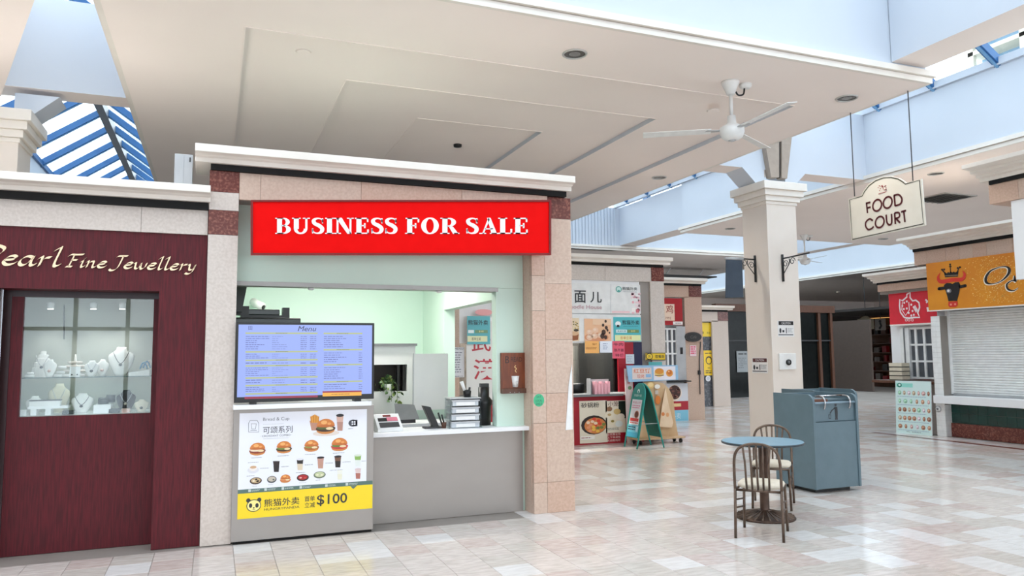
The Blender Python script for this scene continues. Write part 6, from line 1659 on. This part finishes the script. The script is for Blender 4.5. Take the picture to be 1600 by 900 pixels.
c.E(1030, 583, 7.6, 6, (228, 196, 120), 3); c.E(1030, 580, 7, 4.6, (214, 140, 50), 4); c.R(1030, 586.5, 14, 1.2, (120, 70, 60), 5); c.E(1046, 583, 5.4, 5.6, (224, 150, 60), 3); c.E(1046, 582, 3.6, 3.6, (206, 110, 40), 4); c.E(1044.8, 580.5, 1.2, 1.2, (246, 200, 140), 5)
c.E(1016.5, 602, 5.6, 5.2, (220, 184, 120), 1); c.E(1016.5, 601, 4, 3.4, (236, 206, 150), 2); c.E(1027, 604, 4.4, 3.6, (240, 234, 224), 1); c.E(1028, 625, 4, 7, (216, 124, 50), 1); c.R(1026, 613, 5, 6, (190, 180, 170), 1)
c.build('stand_print', g)
ap = [at(px, py, 'y', YS-0.06) for px, py in ((1040, 606), (1044, 628), (1052, 660), (1050, 668), (1030.5, 667), (1035, 632))]
MB().prism(ap, (0, 0.015, 0)).build('paper_apron', 'apron_cream', g)
c = Pix('y', YS-0.062, 0.001); c.E(1036, 647, 2.6, 3, (214, 130, 70), 1); c.E(1043, 648, 2.4, 3.4, (222, 160, 110), 1); c.build('apron_print', g)
g = thing('printed_totem', 'narrow printed totem leaning behind the sandwich board', 'display', (7.3, 12.1, 0))
tt = [at(px, py, 'y', 12.08) for px, py in ((979, 612), (990, 612), (988, 578), (976, 576))]
tt = [Vector((tt[0].x, 12.08, 0.0)), Vector((tt[1].x, 12.08, 0.0)), tt[2], tt[3]]
MB().prism(tt, (0, 0.02, 0)).build('panel', mat('totem_white', (226, 206, 206), 0.5), g)
c = Pix('y', 12.078, 0.001); c.T('招', 981, 590, 5, (190, 40, 60), 1); c.T('牌', 982, 598, 5, (190, 40, 60), 1); c.E(984, 606, 3, 3, (120, 150, 110), 1); c.build('panel_print', g)

# ================================================================== fittings on the column
def wall_notice(name, ax, pl, px, py, w_, h_, head, lab):
    return notice(name, px, py, w_, h_, (232, 230, 228), lab, pl, lambda c: (c.R(px, py-h_*0.34, w_*0.9, h_*0.24, head, 1), c.T('CAUTION', px, py-h_*0.34, h_*0.13, (236, 236, 236), 2, width=w_*0.55), c.E(px-w_*0.34, py+h_*0.12, w_*0.06, h_*0.16, INK, 1), c.R(px-w_*0.16, py+h_*0.16, w_*0.12, h_*0.14, INK, 1), c.R(px+w_*0.02, py+h_*0.12, w_*0.05, h_*0.34, INK, 1), c.G(px+w_*0.28, py+h_*0.1, w_*0.36, h_*0.3, 4, (150, 154, 160)), c.R(px, py+h_*0.38, w_*0.9, h_*0.06, (90, 92, 98), 1)), ax=ax)
wall_notice('caution_notice', 'y', 11.342, 1228, 513.5, 25.5, 25, (30, 30, 34), 'black headed caution notice on the column above the speaker box')
wall_notice('caution_notice', 'x', 9.742, 1187, 571, 24.5, 24, (90, 44, 44), 'brown headed caution notice on the shaded column face')
g = thing('wall_speaker', 'white square plate with a black lens on the column', 'wall plate', at(1230, 577, 'y', 11.34))
a, b = at(1217.5, 577.5, 'y', 11.33), at(1242.5, 552, 'y', 11.33)
MB().box(a.x, 11.31, a.z, b.x, 11.345, b.z).build('plate', 'white_plastic', g, bevel=0.008)
p = at(1232, 566, 'y', 11.3)
MB().tube([(p.x, 11.31, p.z), (p.x, 11.28, p.z)], 0.055, 18).build('lens_ring', 'black_plastic', g); MB().tube([(p.x, 11.281, p.z), (p.x, 11.275, p.z)], 0.025, 14).build('lens', 'grey_plastic', g)
def scroll_bracket(base, out, lab, banner=None):
    g = thing('scroll_bracket', lab, 'bracket', base)
    o = Vector(out)
    P3 = lambda r_, z: Vector(base)+o*r_+Vector((0, 0, z))
    MB().tube([P3(0.02, 0), P3(0.02, 0.52)], 0.022, 8).build('back_bar', 'black_plastic', g)
    MB().tube([P3(0.02, 0.44), P3(0.72, 0.46)], 0.014, 6).build('arm', 'black_plastic', g)
    MB().tube(spline([P3(0.03, 0.14), P3(0.12, 0.24), P3(0.2, 0.34), P3(0.2, 0.42)], 5), 0.009, 6).build('brace', 'black_plastic', g)
    for cx_, cz_, r_ in ((0.1, 0.33, 0.07), (0.28, 0.36, 0.075)):
        MB().tube([P3(cx_+r_*(1-i/26)*math.cos(i*0.42), cz_+r_*(1-i/26)*math.sin(i*0.42)) for i in range(20)], 0.007, 6).build('scroll', 'black_plastic', g)
    if banner:
        q_ = [P3(0.33, 0.43), P3(0.70, 0.43), P3(0.74, -0.32), P3(0.33, -0.30)]
        s_ = o.cross(Vector((0, 0, 1)))
        MB().prism([v-s_*0.01 for v in q_], s_*0.02).build('banner', banner, g)
        MB().tube([P3(0.30, 0.44), P3(0.72, 0.44)], 0.028, 8).build('banner_roll', 'silver_paint', g)
mat('banner_slate', (62, 74, 88), 0.6, rgb2=(54, 66, 80), scale=6)
pb_ = at(1182, 441, 'x', 9.745)
scroll_bracket((9.745, pb_.y, pb_.z), (-1, 0, 0), 'black scroll bracket with a slate blue banner on the column', 'banner_slate')
pb_ = at(1223, 440, 'y', 11.345)
scroll_bracket((pb_.x, 11.345, pb_.z), (0, -1, 0), 'black empty scroll bracket on the bright column face')

# ================================================================== ceiling fans
def fan(cx, cy, lab, angs, rod=0.28, R_=0.85):
    g = thing('ceiling_fan', lab, 'ceiling fan', (cx, cy, SZ-0.75), group='white ceiling fans')
    z0 = SZ
    zt_ = z0-0.17-rod
    MB().lathe([(0.05, z0-0.17), (0.075, z0-0.10), (0.11, z0-0.03), (0.115, z0)], (cx, cy, 0), 20).build('canopy', 'white_plastic', g)
    MB().tube([(cx, cy, zt_), (cx, cy, z0-0.16)], 0.022, 10).build('rod', 'white_plastic', g)
    MB().lathe([(0.05, zt_-0.32), (0.09, zt_-0.31), (0.13, zt_-0.28), (0.155, zt_-0.22), (0.155, zt_-0.16), (0.11, zt_-0.13), (0.06, zt_-0.10), (0.05, zt_)], (cx, cy, 0), 24).build('motor', 'white_plastic', g)
    MB().lathe([(0.02, zt_-0.335), (0.05, zt_-0.32)], (cx, cy, 0), 16).build('motor_cap', 'silver_paint', g)
    for an in angs:
        ca, sa = math.cos(an), math.sin(an)
        zz = zt_-0.19
        def pt(r_, s_, z): return (cx+ca*r_-sa*s_, cy+sa*r_+ca*s_, z)
        MB().prism([pt(0.14, -0.03, zz), pt(0.3, -0.05, zz), pt(0.34, 0, zz), pt(0.3, 0.05, zz), pt(0.14, 0.03, zz)], (0, 0, 0.008)).build('blade_arm', 'silver_paint', g)
        MB().prism([pt(0.26, -0.06, zz-0.012), pt(R_, -0.07, zz-0.012), pt(R_, 0.07, zz+0.012), pt(0.26, 0.06, zz+0.012)], (0, 0, 0.008)).build('blade', 'white_plastic', g)
    MB().tube(spline([(cx+0.08, cy, z0-0.12), (cx+0.12, cy, z0-0.16), (cx+0.2, cy, z0-0.14), (cx+0.22, cy, z0-0.06)], 4), 0.012, 6).build('supply_cable', 'black_plastic', g)
    MB().lathe([(0.05, z0-0.06), (0.08, z0-0.03), (0.08, z0)], (cx+0.24, cy, 0), 14).build('junction_cover', 'white_plastic', g)
fz = SZ-0.17-0.28-0.19
tips = [at(px, py, 'z', fz)-Vector((6.094, 7.678, fz)) for px, py in ((1245, 157), (1010, 209), (1210, 228))]
a0 = math.atan2(tips[0].y, tips[0].x); a1 = math.atan2(tips[1].y, tips[1].x)
fan(6.094, 7.678, 'white three blade ceiling fan in front of the square column', (a0, a0+2*math.pi/3, a0+4*math.pi/3), 0.28, 1.12)
fan(16.2, 17.29, 'distant white ceiling fan behind the square column', (0.35, 0.35+2.09, 0.35+4.19), 0.4, 0.95)

# ================================================================== recessed lights, vents, detectors on the ceilings
mat('lamp_trim', (206, 204, 200), 0.3, 0.5); mat('lamp_well', (96, 94, 92), 0.25, 0.8)
def downlight(x, y, z, lab, glow=False, r_=0.13, watts=0):
    g = thing('downlight', lab, 'ceiling light', (x, y, z-0.012), group='recessed round ceiling lights')
    MB().tube([(x+r_*math.cos(i*math.pi/12), y+r_*math.sin(i*math.pi/12), z-0.004) for i in range(24)], 0.014, 6, closed=True).build('trim_ring', 'lamp_trim', g)
    MB().lathe([(r_, z-0.003), (r_*0.98, z-0.001)], (x, y, 0), 24).build('reflector', 'lamp_well', g)
    MB().lathe([(r_*0.5, z-0.006), (r_*0.5, z-0.002)], (x, y, 0), 16).build('lamp', mat('lamp_glow', (255, 246, 230), emit=4.0) if glow else mat('lamp_off', (150, 148, 146), 0.2, 0.6), g)
    if watts:
        la = bpy.data.lights.new('downlight_fill', 'SPOT'); la.energy = watts; la.spot_size = 2.5; la.spot_blend = 1.0; la.shadow_soft_size = 0.12; la.color = (1.0, 0.94, 0.87)  # fill light added to fittings that look unlit, to brighten the stalls
        lo = bpy.data.objects.new('downlight_fill', la); COL.objects.link(lo); lo.parent = g; lo.location = (0, 0, -0.02)
for px, py, z, lab, gl in ((898, 84, SZ, 'round ceiling light near the front edge of the stepped slab', False), (1323, 153, SZ, 'round ceiling light above the food court sign', False), (1030, 277, SZ, 'round ceiling light in the slab right of the food counter', False),
                           (1462, 271, SZ, 'round ceiling light above the shuttered stall cornice', False), (1141, 357, SZ, 'round ceiling light in the slab left of the column', False), (1380, 373, SZ, 'round ceiling light below the food court sign', False),
                           (1308, 456, SZ, 'glowing round light in the dim far ceiling', True), (1300, 471, SZ, 'second glowing light in the dim far ceiling', True)):
    p = at(px, py, 'z', z)
    downlight(p.x, p.y, z, lab, gl, 0.15 if gl else 0.135, 0 if gl else (90 if px == 1323 else 150))
p = at(715, 226, 'z', SZ+0.21)
tag(MB().lathe([(0.03, p.z-0.05), (0.07, p.z-0.04), (0.075, p.z)], (p.x, p.y, 0), 16).build('smoke_detector', 'black_plastic'), 'small black detector in the deepest ceiling recess', 'detector')
for px, py, z, lab in ((474, 81, SZ+0.07, 'flush white disc in the outer ceiling recess'), (1114, 173, SZ, 'flush white disc beside the near ceiling fan')):
    p = at(px, py, 'z', z)
    tag(MB().lathe([(0.07, z-0.008), (0.09, z)], (p.x, p.y, 0), 20).build('ceiling_disc', 'soffit_paint'), lab, 'ceiling cover')
p = at(1474, 309, 'z', SZ)
g = thing('ceiling_vent', 'square grey air vent in the ceiling behind the food court sign', 'vent', (p.x, p.y, SZ-0.03))
MB().box(p.x-0.5, p.y-0.45, SZ-0.02, p.x+0.5, p.y+0.45, SZ-0.002).build('frame', 'lamp_trim', g)
for i in range(5):
    MB().prism([(p.x-0.42+i*0.17, p.y-0.38, SZ-0.045), (p.x-0.30+i*0.17, p.y-0.38, SZ-0.02), (p.x-0.29+i*0.17, p.y-0.38, SZ-0.02), (p.x-0.41+i*0.17, p.y-0.38, SZ-0.05)], (0, 0.76, 0)).build('slat', 'dark_grey', g)
p = at(1072, 420, 'z', SZ)
g = thing('hanging_rack', 'dark grille hung by two white rods beyond the noodle stall', 'hanging grille', (p.x, p.y, SZ-0.6))
MB().box(p.x-1.3, p.y-0.3, SZ-0.35, p.x+1.3, p.y+0.3, SZ-0.3).build('grille', 'dark_grey', g)
for s in (-1.0, 0.6):
    MB().tube([(p.x+s, p.y, SZ-0.3), (p.x+s+0.25, p.y, SZ)], 0.03, 6).build('rod', 'white_plastic', g)

# ================================================================== hanging food court sign
g = thing('food_court_sign', 'cream arched FOOD COURT sign hanging from the slab on two rods', 'sign', (8.53, 7.6, 3.2))
FXX = 8.53
FSp = lambda X, Y: (1320+X/8.185, 270+Y/8.182)
c = Pix('x', FXX, 0.0012)
outl = [(85, 868), (45, 338), (210, 290), (240, 230), (300, 150), (390, 85), (490, 48), (590, 42), (690, 65), (755, 105), (785, 130), (980, 75), (1030, 672)]
pts = [at(*FSp(*q_), 'x', FXX+0.002) for q_ in outl]
mat('sign_cream', (226, 221, 208), 0.5, rgb2=(220, 214, 200), scale=3)
MB().prism(pts, (0.02, 0, 0)).build('sign_board', 'sign_cream', g)
inn = [(98, 852), (62, 345), (222, 298), (252, 240), (312, 162), (398, 100), (495, 65), (590, 60), (680, 80), (738, 115), (772, 145), (955, 95), (1005, 652), (98, 852)]
c.stroke([c.uv(*FSp(*q_)) for q_ in inn], 0.014, (74, 72, 62), 1)
MR = (82, 30, 34)
def sline(pts_, w_=0.026, close=False, sp_=True):
    p_ = [FSp(*q_) for q_ in pts_]
    p_ = spline(p_, 6) if sp_ and len(p_) > 2 else p_
    c.stroke([c.uv(*q_) for q_ in p_], w_, MR, 2)
def oval(cx_, cy_, rx_, ry_, tilt=0.0):
    pts_ = []
    for i in range(25):
        a = 2*math.pi*i/24
        pts_.append((cx_+rx_*math.cos(a), cy_+ry_*math.sin(a)-0.24*rx_*math.cos(a)))
    sline(pts_, sp_=False)
sline([(278, 388), (292, 515)], sp_=False); sline([(270, 392), (328, 376)], sp_=False); sline([(285, 452), (332, 438)], sp_=False)
oval(415, 416, 56, 72); oval(550, 379, 56, 72)
sline([(632, 285), (645, 425)], sp_=False); sline([(628, 290), (690, 280), (730, 330), (715, 395), (645, 422)])
sline([(360, 612), (320, 590), (275, 625), (268, 680), (300, 725), (345, 712), (370, 685)])
oval(448, 630, 56, 70)
sline([(530, 535), (540, 630), (570, 665), (600, 640), (598, 525)])
sline([(638, 512), (648, 655)], sp_=False); sline([(636, 515), (690, 510), (700, 560), (645, 590)]); sline([(660, 590), (710, 640)], sp_=False)
sline([(720, 500), (785, 482)], sp_=False); sline([(755, 492), (770, 630)], sp_=False)
rr = random.Random(4)
for i in range(22):
    c.E(*FSp(420+rr.random()*120, 155+rr.random()*75-((420+i*5)-480)*0.1), 0.9, 0.7, (176, 84, 84), 2, 7)
c.S([FSp(430, 272), FSp(485, 255), FSp(535, 240)], 0.9, (170, 90, 90), 2)
c.build('sign_print', g)
for X, Y in ((125, 300), (872, 112)):
    p = at(*FSp(X, Y), 'x', FXX+0.02)
    MB().tube([p, (p.x, p.y, SZ)], 0.007, 6).build('rod', 'dark_grey', g)
# a planter glimpsed behind the column
g = thing('small_plant', 'small dark plant glimpsed between the column and the waste units', 'plant', (13.8, 14.5, 0))
MB().lathe([(0.13, 0), (0.17, 0.35), (0.15, 0.35)], (0, 0, 0), 14).build('pot', 'white_plastic', g, local=True)
for i in range(30):
    a = rr.uniform(0, 6.28); o = bpy.data.objects.new('leaf', lf); COL.objects.link(o); o.parent = g
    o.location = (0.15*math.cos(a)*rr.random(), 0.15*math.sin(a)*rr.random(), rr.uniform(0.35, 0.7)); o.rotation_euler = (rr.uniform(-1, 1), rr.uniform(-1, 1), a); o.scale = (2.5, 2.5, 2.5)

# pale tower seen through the skylight glass
tw = thing('apartment_tower', 'pale apartment tower with balconies seen through the skylight glass', 'building', (70, 34, 0))
MB().box(62, 22, 0, 80, 44, 42).build('tower_body', mat('tower_glass', (120, 150, 172), 0.3, rgb2=(104, 136, 160), scale=0.4), tw)
for i in range(1, 14):
    MB().box(60.2, 21, i*3.0, 62, 44, i*3.0+0.35).build('balcony_slab', mat('tower_cream', (196, 190, 172), 0.7), tw)
    MB().box(60.2, 21, i*3.0+1.2, 60.3, 44, i*3.0+1.3).build('balcony_rail', 'tower_cream', tw)
for j in range(6):
    MB().box(60.2, 21+j*4.5, 0, 60.6, 21.5+j*4.5, 42).build('tower_pier', 'tower_cream', tw)
